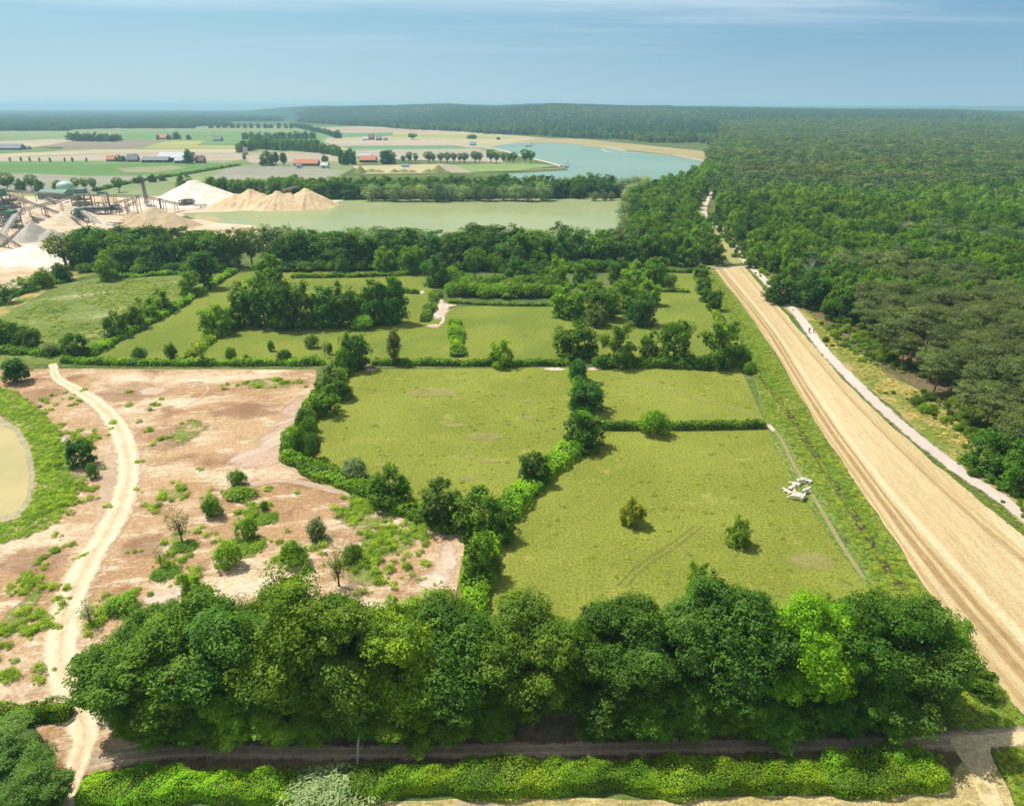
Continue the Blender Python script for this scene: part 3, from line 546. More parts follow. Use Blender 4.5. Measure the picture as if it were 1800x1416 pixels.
TWIG=plain('twigs',(.035,.06,.012),.9,var=.4,scale=4)
def inside(px,py,poly_):
    px=np.asarray(px);py=np.asarray(py); c=np.zeros(px.shape,bool); n=len(poly_)
    for i in range(n):
        x1,y1=poly_[i][:2];x2,y2=poly_[i-1][:2]
        with np.errstate(divide='ignore',invalid='ignore'):
            k=((y1>py)!=(y2>py))&(px<(x2-x1)*(py-y1)/((y2-y1) if y2!=y1 else 1e-9)+x1)
        c^=k
    return c
# a mass of trees nobody could count: one object, one copy of a small tree mesh per point
FARM={}
def farmesh(kind,k,mat,bark=BARK):
    key=(kind,k,mat.name)
    if key not in FARM:
        cm,tm,wr,zt=PROTO[kind][k]; nv=len(cm.vertices); V=np.empty(nv*3,np.float32); cm.vertices.foreach_get('co',V); V=V.reshape(-1,3)
        T=np.empty(nv,np.float32); cm.attributes['tint'].data.foreach_get('value',T)
        me=mesh_np('far_tree',V,np.arange(nv).reshape(-1,4),[mat],attr=T); o=bpy.data.objects.new('tree_shape',me); FARM[key]=o
    return FARM[key]
def scatter(name,pts,scl,shapes,idx,label,cat,colr=None):
    n=len(pts); me=bpy.data.meshes.new(name); me.vertices.add(n); me.vertices.foreach_set('co',np.asarray(pts,np.float32).ravel())
    for nm,ty,dat in (('scl','FLOAT_VECTOR',scl),('rz','FLOAT',NP.uniform(0,6.28,n)),('idx','INT',idx)):
        a=me.attributes.new(nm,ty,'POINT'); a.data.foreach_set('vector' if ty=='FLOAT_VECTOR' else 'value',np.asarray(dat,np.float32 if ty!='INT' else np.int32).ravel())
    me.update(); o=obj(name,me); tag(o,label,cat,None,'stuff')
    ng=bpy.data.node_groups.new(name,'GeometryNodeTree'); ng.interface.new_socket('Geometry',in_out='INPUT',socket_type='NodeSocketGeometry'); ng.interface.new_socket('Geometry',in_out='OUTPUT',socket_type='NodeSocketGeometry')
    gi=ng.nodes.new('NodeGroupInput'); go=ng.nodes.new('NodeGroupOutput'); jn=ng.nodes.new('GeometryNodeJoinGeometry'); ng.links.new(jn.outputs[0],go.inputs[0])
    def at(nm,ty):
        a=ng.nodes.new('GeometryNodeInputNamedAttribute'); a.data_type=ty; a.inputs['Name'].default_value=nm; return a.outputs['Attribute']
    sc_,rz_,ix_=at('scl','FLOAT_VECTOR'),at('rz','FLOAT'),at('idx','INT')
    cb=ng.nodes.new('ShaderNodeCombineXYZ'); ng.links.new(rz_,cb.inputs[2])
    for k,s in enumerate(shapes):
        oi=ng.nodes.new('GeometryNodeObjectInfo'); oi.inputs['Object'].default_value=s; oi.transform_space='ORIGINAL'
        cp=ng.nodes.new('FunctionNodeCompare'); cp.data_type='INT'; cp.operation='EQUAL'; ng.links.new(ix_,cp.inputs[2]); cp.inputs[3].default_value=k
        ip=ng.nodes.new('GeometryNodeInstanceOnPoints'); ng.links.new(gi.outputs[0],ip.inputs['Points']); ng.links.new(cp.outputs[0],ip.inputs['Selection']); ng.links.new(oi.outputs['Geometry'],ip.inputs['Instance'])
        ng.links.new(cb.outputs[0],ip.inputs['Rotation']); ng.links.new(sc_,ip.inputs['Scale']); ng.links.new(ip.outputs[0],jn.inputs[0])
    md=o.modifiers.new('trees','NODES'); md.node_group=ng
    if colr: o.color=(*colr,1)
    return o
def jgrid(x0,x1,y0,y1,s,r,j=.42):
    xs=np.arange(x0,x1,s); ys=np.arange(y0,y1,s); Xg,Yg=np.meshgrid(xs,ys); Xg=Xg+(np.arange(len(ys))%2)[:,None]*s*.5
    return (Xg+r.uniform(-j,j,Xg.shape)*s).ravel(),(Yg+r.uniform(-j,j,Yg.shape)*s).ravel()
# ---------------------------------------------------------------- the wood on the right
EDGE=[(1266,318),(1250,345),(1260,388),(1290,420),(1318,450),(1352,478),(1402,512),(1450,560),(1488,592),(1525,630),(1566,655),(1618,690),(1668,735),(1706,790),(1780,850),(1890,930)]
EW=[P(*p)[:2] for p in EDGE]
EWX=[(-1e9,0)]
def edge_x(Y):
    ys=[p[1] for p in EW][::-1]; xs=[p[0] for p in EW][::-1]
    return np.interp(Y,ys,xs)
def ztop(x,y): return P(x,y,13)[:2]
BROADZ=[ztop(*p) for p in [(1225,352),(1330,332),(1480,325),(1700,318),(2100,312),(2100,470),(1800,455),(1700,425),(1600,412),(1500,415),(1440,432),(1400,470),(1360,520),(1300,500),(1225,380)]]
MIXZ=[ztop(*p) for p in [(1400,470),(1440,432),(1500,415),(1600,412),(1700,425),(1800,455),(2000,500),(1700,500),(1560,490),(1470,500)]]
def vis(X,Y,z=10,m=300):
    x,y=px_of(X,Y,z); return (x>-m)&(x<1800+m)&(y<1416+m*2)
def nz(X,Y,s,ph=0): return np.sin(X/s+ph)*np.cos(Y/s*.8+ph*2)+.6*np.sin((X+Y)/s*1.9+ph)
r=np.random.default_rng(21)
X1,Y1=jgrid(60,700,110,820,6.6,r); k=(X1>edge_x(Y1)+2.0)&vis(X1,Y1); X1,Y1=X1[k],Y1[k]
X2,Y2=jgrid(150,3200,820,2400,8.5,r); k=vis(X2,Y2)&((Y2<1500)&(X2>.255*Y2+ 6*np.sin(Y2/60))|(Y2>=1500)&(X2>.262*Y2)); X2,Y2=X2[k],Y2[k]
X=np.concatenate([X1,X2]);Y=np.concatenate([Y1,Y2]); z=hillz(X,Y)
br=inside(X,Y,BROADZ); mx=inside(X,Y,MIXZ)
t=nz(X,Y,45)
edge=(X-edge_x(Y)<14)&(Y<820)&(Y>280)
isb=np.where(br,t>-1.45,np.where(mx,t>-.35,t>.85))|(edge&(nz(X,Y,18)>-.2))
d2=X*X+Y*Y; order=np.argsort(d2); NI=230; ind=order[:NI]; rest=order[NI:]
gpine=0
def depth_word(i):
    e=X[i]-edge_x(Y[i]); return e
for i in ind:
    e=depth_word(i); hN=r.uniform(.86,1.14)
    if isb[i]:
        W=r.uniform(8,11.5); Hh=r.uniform(10,14)*(.8 if e<7 else 1); cc=rt.choice([DK,MD,MD,BL,OL])
        where='at the edge of the wood beside the gravel road' if e<9 else 'inside the pine wood right of the gravel road'
        tree('oakM',0,0,0,0,cc,f'green broadleaf tree {where}','broadleaf trees of the wood','forest_tree',world=(X[i],Y[i],W,Hh))
    else:
        W=r.uniform(7.2,9.8); Hh=r.uniform(11,15)*(.82 if e<9 else 1)
        where='with bare trunk at the wood edge above dry heath' if e<9 else 'in the closed canopy of the wood right of the road'
        tree('pineM',0,0,0,0,PN,f'grey-green pine {where}','pines of the wood','pine_tree',world=(X[i],Y[i],W,Hh))
Xr,Yr,zr,br_=X[rest],Y[rest],z[rest],isb[rest]; n=len(Xr)
near=Xr**2+Yr**2<520**2
for nm,sel,shapes,lab,W,Hh in (('broadleaf_wood',br_,[farmesh('oakM',k,FBROAD) for k in range(3)]+[farmesh('oakF',k,FBROAD) for k in range(4)],'green leafy canopy of broadleaf trees filling the middle of the wood',9.5,12.5),
                          ('pine_wood',~br_,[farmesh('pineM',k,FPINE) for k in range(3)]+[farmesh('pineF',k,FPINE) for k in range(4)],'grey-green pine canopy stretching away behind the broadleaf trees',8.6,13)):
    s=np.where(sel)[0]; m=len(s); idx=np.where(near[s],r.integers(0,3,m),3+r.integers(0,4,m))
    wr=np.array([PROTO['oakM' if 'broad' in nm else 'pineM'][k][2:4] for k in range(3)]+[PROTO['oakF' if 'broad' in nm else 'pineF'][k][2:4] for k in range(4)])
    w_=W*r.uniform(.8,1.3,m)*(1+.25*(Yr[s]>820)); h_=(Hh+1.5*nz(Xr[s],Yr[s],90,1))*r.uniform(.76,1.22,m)
    scl=np.stack([w_/2/wr[idx,0],w_/2/wr[idx,0],h_/wr[idx,1]],1)
    scatter(nm,np.stack([Xr[s],Yr[s],zr[s]],1),scl,shapes,idx,lab,'wood')
# hills and the plain beyond
X,Y=jgrid(-2600,3800,1500,5400,17,r); k=vis(X,Y,20,200); X,Y=X[k],Y[k]; z=hillz(X,Y); b=X/Y
edgeY=np.interp(b,[-.4,-.285,-.26,-.2,-.08,.02,.10,.2,.27,.3],[6000,6000,3350,2800,2180,1880,1700,1500,1420,1400])
k=(Y>edgeY+40*np.sin(b*60))&((Y>2400)|(b<.262)); X,Y,z,b=X[k],Y[k],z[k],b[k]; m=len(X)
idx=r.integers(0,4,m); wr=np.array([PROTO['oakF'][k][2:4] for k in range(4)])
w_=np.where(Y<3000,15,19)*r.uniform(.8,1.3,m); h_=r.uniform(11,17,m)
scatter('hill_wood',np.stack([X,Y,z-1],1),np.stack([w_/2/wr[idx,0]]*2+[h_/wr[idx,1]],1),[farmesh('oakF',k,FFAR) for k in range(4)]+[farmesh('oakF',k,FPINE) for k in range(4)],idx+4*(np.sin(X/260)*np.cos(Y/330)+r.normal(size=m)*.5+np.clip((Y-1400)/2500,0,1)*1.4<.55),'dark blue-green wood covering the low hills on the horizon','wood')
X,Y=jgrid(-9000,1500,2250,11500,24,r); k=vis(X,Y,20,200); X,Y=X[k],Y[k]; b=X/Y; px,py=px_of(X,Y,0)
nn=np.sin(X/420+Y/900)*np.cos(Y/1100+X/2000+1)+.7*np.sin(X/170+2+Y/350)*np.cos(Y/260)
lim=np.interp(px,[-60,0,120,125,200,340,345,560,600,720],[240,238,232,228,226,226,222,219,214,213])
k=(py<lim)&(b<-.235+.0*Y)&((nn>-.75)|(Y>5200)&(nn>-1.1)); k|=(Y>5600)&(b<.2)&(hillz(X,Y)<1)&(nn>-1.0)
X,Y=X[k],Y[k]; m=len(X); idx=r.integers(0,4,m); w_=26*r.uniform(.7,1.3,m); h_=r.uniform(9,16,m)
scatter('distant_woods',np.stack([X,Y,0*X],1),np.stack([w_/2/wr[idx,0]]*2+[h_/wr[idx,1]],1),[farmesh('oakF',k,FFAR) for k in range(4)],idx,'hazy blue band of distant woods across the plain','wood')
# undergrowth below the wood edge
X,Y=jgrid(60,420,100,420,1.5,r); e=X-edge_x(Y); k=(e>-4.5+3*np.sin(Y/7)+2.5*np.sin(Y/3.1))&((e>1)|(r.random(len(X))<.45))&(e<34)&vis(X,Y,0)&(nz(X,Y,9,3)+r.normal(size=len(X))*.4>-.3); X,Y=X[k],Y[k]; m=len(X); idx=r.integers(0,2,m)
us=leafmat('undergrowth_leaves',False,(.06,.11,.015),c2=(.13,.21,.02),patchy=.15)
wr2=np.array([PROTO['bushM'][k][2:4] for k in range(2)]); w_=.6+2.6*r.random(m)**2.2; h_=w_*r.uniform(.3,.8,m)
scatter('undergrowth',np.stack([X,Y,0*X],1),np.stack([w_/2/wr2[idx,0]]*2+[h_/wr2[idx,1]],1),[farmesh('bushM',k,us) for k in range(2)],idx,'bright green ferns and brambles under the pine wood edge','undergrowth')
# ---------------------------------------------------------------- foreground oak row
OAKROW=[(252,1262,190,1085,MD,'wide green oak with ragged low branches at the sand track end of the tree row'),(325,1258,200,1045,MD,'spreading green oak behind the sand corner, second along the tree row'),
(430,1260,200,1035,(0.054,0.117,0.016),'deep green oak, third from the sand track in the tree row'),(530,1258,200,1006,YO,'tall yellowish olive oak, highest of the row above the bare sand'),
(630,1262,180,1030,OL,'olive green airy oak in the row below the sandy weeds'),(725,1260,170,1052,LT,'fresh green oak in the row below the pale sand patch'),
(815,1262,180,1058,DK,'dark green oak in the row where the hedge ends'),(925,1262,175,1040,OL,'light olive oak left of the smaller gap-filling oak'),
(1005,1250,90,1085,MD,'smaller green oak filling the narrow gap in the row'),(1085,1262,180,1040,DK,'dark oak right of the smaller gap-filling oak'),(1170,1258,165,1045,(0.060,0.112,0.020),'dull green oak between dark oak and bushy oak in the row'),
(1270,1258,190,1014,(0.057,0.117,0.018),'tall dull green oak left of the lime green tree'),(1403,1270,150,1038,(.135,.27,.010),'lime green maple standing out in the dark tree row'),
(1498,1255,160,1030,DK,'dark oak right of the lime green maple'),(1568,1262,180,1045,(0.068,0.128,0.020),'broad bushy oak near the stubble end of the row'),(1618,1242,112,1078,MD,'smaller green oak at the stubble end of the row')]
for i,(x,y,w_,yt,c,l) in enumerate(OAKROW): tree('oakN',x,y,w_,yt,c,l,'oaks in the row along the lane','oak_tree' if 'maple' not in l else 'maple_tree',i=i)
row('oakN',[(245,1292),(900,1290)],9,118,100,MD,'low green understorey tree','under the sand-side oaks along the lane','understorey trees along the lane',cs=[MD,OL,DK,LT],jx=12)
row('oakN',[(1050,1292),(1570,1288)],8,118,104,MD,'low dark understorey tree','under the pasture-side oaks along the lane','understorey trees along the lane',cs=[MD,DK,DK],jx=12)
row('oakN',[(250,1232),(830,1230)],6,150,185,MD,'tall back-row oak','behind the front oaks on the sand side','second line of oaks along the lane','oak_tree',cs=[MD,OL,DK],jx=14)
row('oakN',[(1070,1230),(1570,1228)],6,150,188,DK,'tall back-row oak','behind the front oaks on the pasture side','second line of oaks along the lane','oak_tree',cs=[MD,DK,DK],jx=14)
tree('oakM',350,1090,60,1000,LT,'conical light green tree poking up behind the sand-side oaks',name='broadleaf_tree')
tree('oakM',1223,1075,46,985,LT,'pale green sapling poking above the oak row into the pasture',name='broadleaf_tree')
tree('oakM',1720,1215,60,1170,MD,'small round bush-like tree between the oak row and stubble',name='broadleaf_tree')
# slim pale trunk leaning at the lane
def slim():
    X,Y,_=P(628,1348); tv,tf=tube([(0,0,-.2),(.15,.6,2.5),(.5,1.4,5.),(.8,2.0,7.)],[.17,.15,.12,.08],7)
    e=empty('birch_tree',(X,Y,0)); tag(e,'slim pale-trunked birch leaning from the lane hedge towards the oaks','tree'); obj('trunk',mesh_np('birch_trunk',tv,tf,[PALEBARK],smooth=True),e)
    rr=np.random.default_rng(5); V,Fq,T,Cx=crown_pts(rr,2.4,5.2,10,30,.8,50,.17); V=V+np.array([.8,2.,0]); a=obj('crown',mesh_np('birch_crown',V,Fq,[LEAF],attr=T),e); a.color=(*MD,1)
slim()
# bottom left trees and shrubs
tree('oakN',5,1400,135,1300,(0.083,0.150,0.030),'grey-green bushy tree filling the bottom left corner',name='broadleaf_tree',i=1)
tree('oakN',-30,1345,150,1262,(0.090,0.158,0.035),'pale green bushy tree against the left border above the corner tree',name='broadleaf_tree',i=2)
tree('oakN',70,1440,120,1335,(0.075,0.143,0.025),'green bushy tree beside the sandy gap at the bottom border',name='broadleaf_tree',i=3)
tree('willowM',578,1408,140,1356,(.20,.27,.17),'silvery green willow bush in the gap between lane hedges',None,'willow_shrub','shrub',crown='foliage')
# ---------------------------------------------------------------- single trees and hedges of the pastures
T=[('openM',117,470,64,408,(0.090,0.128,0.020),'round-crowned oak with bare trunk beside the quarry sand'),
('oakM',190,492,38,446,LT,'light green round tree at the corner of the tall meadow'),
('coneM',32,672,42,628,BL,'dark conical tree beside the start of the sand track'),
('oakM',3,612,44,562,DK,'dark tree touching the left border above the sand track'),('oakM',30,610,46,560,MD,'leafy green tree second from the left border above the sand'),('oakM',60,614,30,575,OL,'narrow olive tree between dark trees and pale sapling'),('openM',90,624,30,598,SV,'pale thin-leaved sapling left of the dark round meadow tree'),
('oakM',135,626,46,585,DK,'dark round tree at the lower end of the diagonal hedge'),
('oakM',205,592,42,545,MD,'lowest of the four trees on the diagonal meadow hedge'),('oakM',236,577,44,536,OL,'second lowest of the four trees on the diagonal meadow hedge'),('oakM',260,561,40,522,LT,'second highest of the four trees on the diagonal meadow hedge'),('oakM',284,549,42,508,LT,'highest of the four trees on the diagonal meadow hedge'),
('oakM',335,519,38,476,MD,'small round tree next to the tall tree on the diagonal hedge'),('poplarM',360,507,48,440,(0.060,0.128,0.020),'tall upright tree towering over the diagonal hedge'),
('bushM',245,633,26,608,DK,'dark round shrub, first on the hedge above the sand'),('bushM',303,632,22,602,DK,'dark upright shrub, second on the hedge above the sand'),('bushM',407,634,20,608,MD,'bright little shrub right of the sparse hedge tree'),('bushM',500,635,26,613,DK,'round dark shrub near the right end of the sand hedge'),('bushM',433,633,9,622,MD,'tiny shrub between two round shrubs on the sand hedge'),
('sparseM',357,641,32,595,LT,'thin sparse tree with few leaves on the hedge above the sand'),
('bushM',477,617,12,597,MD,'small slim bush out in the strip pasture'),('bushM',549,611,24,586,MD,'round pale bush out in the strip pasture'),('bushM',580,623,11,601,DK,'narrow dark bush by the bare dead sapling'),('sparseM',572,628,16,592,SV,'bare dead sapling in the strip pasture'),
('oakM',378,588,58,532,LT,'light green bushy tree at the left end of the copse'),('oakM',410,578,40,538,MD,'mid green tree tucked between bushy tree and dark copse'),
('oakM',430,572,50,494,DK,'dark copse tree, leftmost of the tall ones'),('oakM',466,574,54,486,BL,'dark copse tree, second of the tall ones'),('oakM',502,577,58,494,DK,'broad dark copse tree, third of the tall ones'),('oakM',532,576,52,492,(0.075,0.135,0.025),'greyish copse tree in the middle of the copse'),('oakM',570,574,52,500,BL,'dark copse tree right of the greyish one'),('oakM',605,573,52,495,DK,'dark copse tree left of the copse dip'),('oakM',660,570,50,489,DK,'dark copse tree right of the copse dip'),('oakM',693,568,48,485,BL,'dark copse tree at the right end of the copse'),
('oakM',632,560,40,512,MD,'low tree filling the dip in the copse'),('oakM',475,500,48,444,MD,'round tree standing above the copse near the lake trees'),('oakM',462,524,44,472,LT,'light tree between the copse and the round tree above'),('poplarM',693,530,22,485,MD,'thin pointed tree sticking up behind the copse end'),
('bushM',637,578,38,552,LT,'light green bush in front of the copse end'),
('oakM',625,648,48,584,DK,'dark tree at the top of the hedge beside the sand'),('bushM',608,655,34,608,MD,'grey-green bush left of the dark tree at the hedge top'),
('poplarM',694,640,24,577,(.12,.13,.06),'slim brownish tree alone on the long pasture hedge'),('oakM',880,644,42,593,LT,'light green tree alone on the middle of the long hedge'),
('oakM',765,502,42,445,BL,'dark conical tree above the end of the short thicket hedge'),('oakM',602,482,24,446,MD,'small light tree before the lake trees, left of two'),('oakM',677,478,38,432,LT,'light green tree before the lake belt above the strip'),('oakM',725,480,42,430,MD,'green tree before the lake belt left of the dark conical tree'),
('openM',835,490,42,432,MD,'round tree with bare stem above the thicket'),('openM',870,488,28,443,OL,'small round tree right of the round stemmed tree'),('oakM',910,502,50,448,BL,'dark round tree above the thicket middle'),('oakM',948,498,42,455,DK,'dark tree between two round thicket trees'),('oakM',980,502,40,448,LT,'light green tree at the right of the thicket'),('oakM',1025,504,42,455,MD,'green spreading tree right of the thicket'),('oakM',1085,500,36,452,(0.075,0.128,0.030),'greyish tree before the eastern belt'),('oakM',1112,512,44,460,LT,'bright green tree before the eastern belt'),('oakM',1150,500,48,450,MD,'broad green tree at the foot of the eastern belt'),('openM',1177,508,28,480,DK,'small umbrella-shaped tree in the far green field'),
('oakM',1232,492,26,468,MD,'small tree at the upper end of the ditch verge'),('oakM',1236,516,26,486,(0.075,0.128,0.035),'grey-green tree on the ditch verge below the small one'),('oakM',1240,530,24,506,DK,'dark small tree left of the ditch near the stubble corner'),('oakM',1255,545,28,510,DK,'dark small tree right of its twin near the stubble corner'),
('oakM',1000,556,62,497,LT,'light green rounded tree left of the mixed cluster'),('oakM',1058,560,54,503,OL,'olive tree in the middle of the mixed cluster'),('oakM',1096,548,58,490,MD,'green tree at the back of the mixed cluster'),('oakM',1050,573,38,532,(0.090,0.128,0.040),'grey small tree in front of the mixed cluster'),('oakM',1128,572,50,515,BL,'dark tree at the right front of the mixed cluster'),('oakM',1138,535,44,486,LT,'bright tree behind the dark one of the mixed cluster'),('oakM',1040,530,44,490,MD,'round tree at the upper left of the mixed cluster'),
('oakM',1015,627,78,557,OL,'big spreading olive oak above the hedge crossing'),('oakM',1085,642,60,565,OL,'tall olive oak second in the line along the long hedge'),('oakM',1140,632,36,580,OL,'narrow olive tree between two oaks of the long hedge'),('oakM',1184,636,58,562,MD,'green oak third in the line along the long hedge'),('oakM',1263,643,66,562,MD,'wide oak at the right end of the long hedge'),('bushM',1300,640,36,604,DK,'dark bush leaning on the wide oak by the ditch'),('bushM',1315,656,22,636,MD,'small round bush on the verge above the big pasture'),
('bushM',1060,645,34,622,DK,'low dark bush between the first two oaks of the long hedge'),('bushM',1112,645,34,622,DK,'low dark bush below the second oak of the long hedge'),('bushM',1212,645,34,620,DK,'low dark bush right of the third oak of the long hedge'),('bushM',1235,648,30,622,DK,'low dark bush left of the wide oak on the long hedge'),
('bushM',1015,668,32,630,BL,'small dark tree at the top of the dividing hedge'),('oakM',1030,720,62,662,BL,'dark tree in the middle of the dividing hedge'),('oakM',1024,786,70,716,DK,'very dark round tree where the hedges meet'),('oakM',936,850,55,788,DK,'dark conical tree on the slanting hedge'),('bushM',1150,763,50,716,LT,'light round tree on the straight clipped hedge'),
('oakM',590,694,52,634,(0.075,0.120,0.030),'grey-green tree, uppermost on the hedge beside the sand'),('oakM',573,728,50,672,MD,'green tree, second down on the hedge beside the sand'),('oakM',600,702,36,655,MD,'narrow tree pressed between the upper hedge trees'),('bushM',536,758,34,716,DK,'thin dark tree leaning over the sand edge'),('bushM',528,796,34,746,MD,'round tree at the left corner of the hedge'),('bushM',552,806,28,758,DK,'dark narrow tree at the inner corner of the hedge'),('bushM',545,772,30,730,MD,'small tree between the thin dark tree and the corner'),
('bushM',625,840,46,802,GY_,'grey-green dome-shaped bush on the slanting hedge'),('oakM',687,886,74,812,MD,'large round tree between grey bush and conical tree'),('oakM',775,922,80,835,(0.078,0.132,0.016),'large dark olive tree left of the junction'),('oakM',845,938,88,858,MD,'large green tree at the hedge junction'),('oakM',850,1015,62,930,OL,'olive green tree on the hedge running down to the oak row'),('oakM',880,950,50,890,MD,'smaller tree on the shady side of the junction tree'),
('oakM',1110,922,44,868,(.150,.175,.020),'brownish olive young oak alone in the big pasture'),('oakM',1298,957,42,905,LT,'bright green young tree alone in the big pasture'),
('oakM',145,818,44,768,BL,'dark spreading tree on the pond side of the sand track'),('bushM',165,840,20,812,MD,'small sapling below the dark tree by the sand track'),
('bushM',420,853,32,822,MD,'small tree with stem on the sand, farthest of the orchard'),('bushM',375,907,34,868,MD,'round leafy tree on the sand left of the small orchard tree'),('sparseM',320,952,50,888,(0.075,0.112,0.030),'large pruned tree with upright bare branches on the sand'),('sparseM',284,998,28,957,(0.105,0.135,0.045),'small pruned tree with a few leaves on the sand'),('bushM',436,947,38,905,LT,'leafy round tree above the bright ball-shaped tree'),('bushM',402,995,48,946,(.14,.25,.012),'bright ball-shaped tree on the sand'),('bushM',465,896,16,878,MD,'tiny tree in a green grass ring on the sand'),('bushM',557,947,36,908,GY_,'grey-green tree on the weedy sand, right of the orchard'),('bushM',518,992,44,945,MD,'green round tree on the weedy sand just above the oaks'),('sparseM',596,1030,56,952,(0.090,0.135,0.030),'tall pruned tree with bare branches behind the oak row'),('sparseM',160,1100,46,1050,SV,'silvery sparse shrub at the left end of the oak row'),
('bushM',622,985,36,950,MD,'green tree right of the tall pruned one on weedy sand'),
('openM',10,532,40,497,MD,'light tree at the left border on the quarry bank'),('openM',47,512,34,484,LT,'round tree on the quarry bank, second from left'),('oakM',78,505,34,470,LT,'rounder tree on the quarry bank, third from left'),('oakM',108,493,36,460,DK,'darker tree on the quarry bank, fourth from left')]
for a in T: 
    nm='shrub' if a[0]=='bushM' and 'tree' not in a[6] and 'sapling' not in a[6] else 'broadleaf_tree'
    tree(*a,name=nm,cat='shrub' if nm=='shrub' else 'tree',crown='foliage' if nm=='shrub' else 'crown')
LG='trees between the pastures and the olive lake'
row('oakM',[(140,468),(400,470)],9,64,62,DK,'dark green lakeside tree','along the lake belt by the quarry',LG,name='lakeside_tree',cs=[DK,MD,DK,BL],jy=3)
row(['oakM','oakM','poplarM'],[(150,452),(395,452)],9,60,52,DK,'dark second-row lakeside tree','along the lake belt by the quarry',LG,name='lakeside_tree',cs=[DK,MD,DK],jy=3)
row('openM',[(405,472),(460,472)],2,42,66,DK,'open-crowned oak with visible trunk','in the gap of the belt',LG,name='lakeside_tree',cs=[(0.075,0.112,0.020)])
row('oakM',[(478,468),(1110,468)],17,66,60,DK,'dark green lakeside tree','along the belt beyond the copse',LG,name='lakeside_tree',cs=[DK,MD,DK,BL,(0.068,0.120,0.020)],jy=4)
row(['oakM','poplarM','willowM'],[(470,452),(1140,448)],19,56,50,DK,'second-row lakeside tree','along the belt beyond the copse',LG,name='lakeside_tree',cs=[DK,MD,GY_,OL],jy=4)
row('willowM',[(620,462),(665,462)],3,26,54,SV,'slim silvery willow','showing between the lakeside trees','silver willows by the lake')
row('poplarM',[(284,474),(314,474)],2,19,44,BL,'narrow column-like tree','before the lake belt',None)
row('bushM',[(140,478),(400,478)],14,30,18,MD,'low leafy bush','at the foot of the quarry-side belt','bushes at the foot of the lake belts','shrub',cat='shrub',cs=[MD,DK])
row('bushM',[(480,476),(1110,476)],26,34,20,MD,'low leafy bush','at the foot of the belt beyond the copse','bushes at the foot of the lake belts','shrub',cat='shrub',cs=[MD,DK])
row('bushM',[(215,474),(275,476)],4,26,22,MD,'low round bush','under the column-like trees before the lake belt','bushes before the lake belt','shrub',cat='shrub')
row('bushM',[(785,500),(880,512),(980,512)],12,36,26,LT,'bushy thicket tree','in the upper line of the thicket','thicket trees by the clipped hedge','broadleaf_tree',cs=[LT,MD,OL],jy=6)
row('bushM',[(790,520),(990,522)],11,32,24,LT,'low thicket bush','in the lower line of the thicket','thicket bushes by the clipped hedge','shrub',cs=[LT,MD,LT],cat='shrub')
row('bushM',[(650,652),(1,1)],1,1,1,MD,'x','x',None) if 0 else None
FG='trees on the far shore of the olive lake'
row(['oakM','poplarM'],[(366,342),(462,340)],9,26,29,LT,'light green shore tree','between the two tan sand heaps','trees behind the sand heaps',cs=[LT,OL,MD])
row(['oakM','poplarM'],[(478,340),(620,341)],13,27,30,MD,'slender green shore tree','right of the ridge-shaped sand heap',FG,name='shore_tree',cs=[MD,OL,LT])
row('oakM',[(480,346),(640,349),(1085,347)],30,32,31,DK,'dark green shore tree','across the olive lake',FG,name='shore_tree',cs=[DK,MD,BL],jy=1.5)
row('oakM',[(630,338),(1080,335)],24,30,28,MD,'tree behind the front shore trees','across the olive lake',FG,name='shore_tree',cs=[MD,MD,OL,DK],jy=1.5)
row('willowM',[(640,354),(965,353)],14,32,31,SV,'silvery willow','at the far edge of the olive lake','silver willows on the far shore',name='willow_tree',cs=[SV,GY_,SV],jy=1)
row('willowM',[(1035,352),(1085,352)],3,18,16,GY_,'small grey willow','near the corner of the far shore','small willows at the far shore corner',name='willow_tree')
row('willowM',[(1100,415),(1096,385),(1108,362),(1140,345),(1085,345)],9,36,36,SV,'silvery willow','in the clump right of the olive lake','silver willows of the eastern belt',name='willow_tree',cs=[SV,SV,GY_])
# eastern belt
EB=[P(*p)[:2] for p in [(1110,352),(1170,336),(1215,326),(1242,300),(1268,278),(1290,262),(1318,262),(1292,300),(1262,322),(1236,338),(1222,358),(1216,384),(1236,412),(1248,445),(1258,462),(1190,472),(1112,470),(1104,430),(1106,385)]]
X,Y=jgrid(20,420,250,2200,11,r,.35); k=inside(X,Y,EB); X,Y=X[k],Y[k]
o_=np.argsort(Y)
for j,i in enumerate(o_[:70]):
    far=Y[i]>520; tree('oakM',0,0,0,0,rt.choice([DK,MD,MD,DK,OL]),'leafy green tree in the dense belt between the lakes and the dry meadow strip','trees of the eastern belt','lakeside_tree',world=(X[i],Y[i],r.uniform(10,14.5),r.uniform(11,16)))
s=o_[70:]
if len(s):
    m=len(s); idx=r.integers(0,4,m); w_=r.uniform(12,16,m); h_=r.uniform(11,16,m); scatter('lakeside_wood',np.stack([X[s],Y[s],0*X[s]],1),np.stack([w_/2/wr[idx,0]]*2+[h_/wr[idx,1]],1),[farmesh('oakF',k,FBROAD) for k in range(4)],idx,'green wooded tongue running back beside the blue lake','wood')
row('oakM',[(1246,385),(1262,402),(1278,424),(1298,450)],7,13,16,MD,'small roadside tree','along the upper gravel road','small trees along the upper road',jx=1)
tree('oakM',1370,532,52,480,DK,'dark oak with trunk on the stubble side of the gravel road'); tree('oakM',1425,540,70,470,BL,'dark round oak across the road from the single roadside oak'); tree('oakM',1330,470,40,425,MD,'green oak at the road bend where the stubble begins') ; tree('oakM',1790,868,66,775,(.08,.17,.02),'bright green leafy tree at the right border by the gravel road'); tree('oakM',1738,830,86,748,DK,'broad dark tree beside the bright tree at the gravel road')
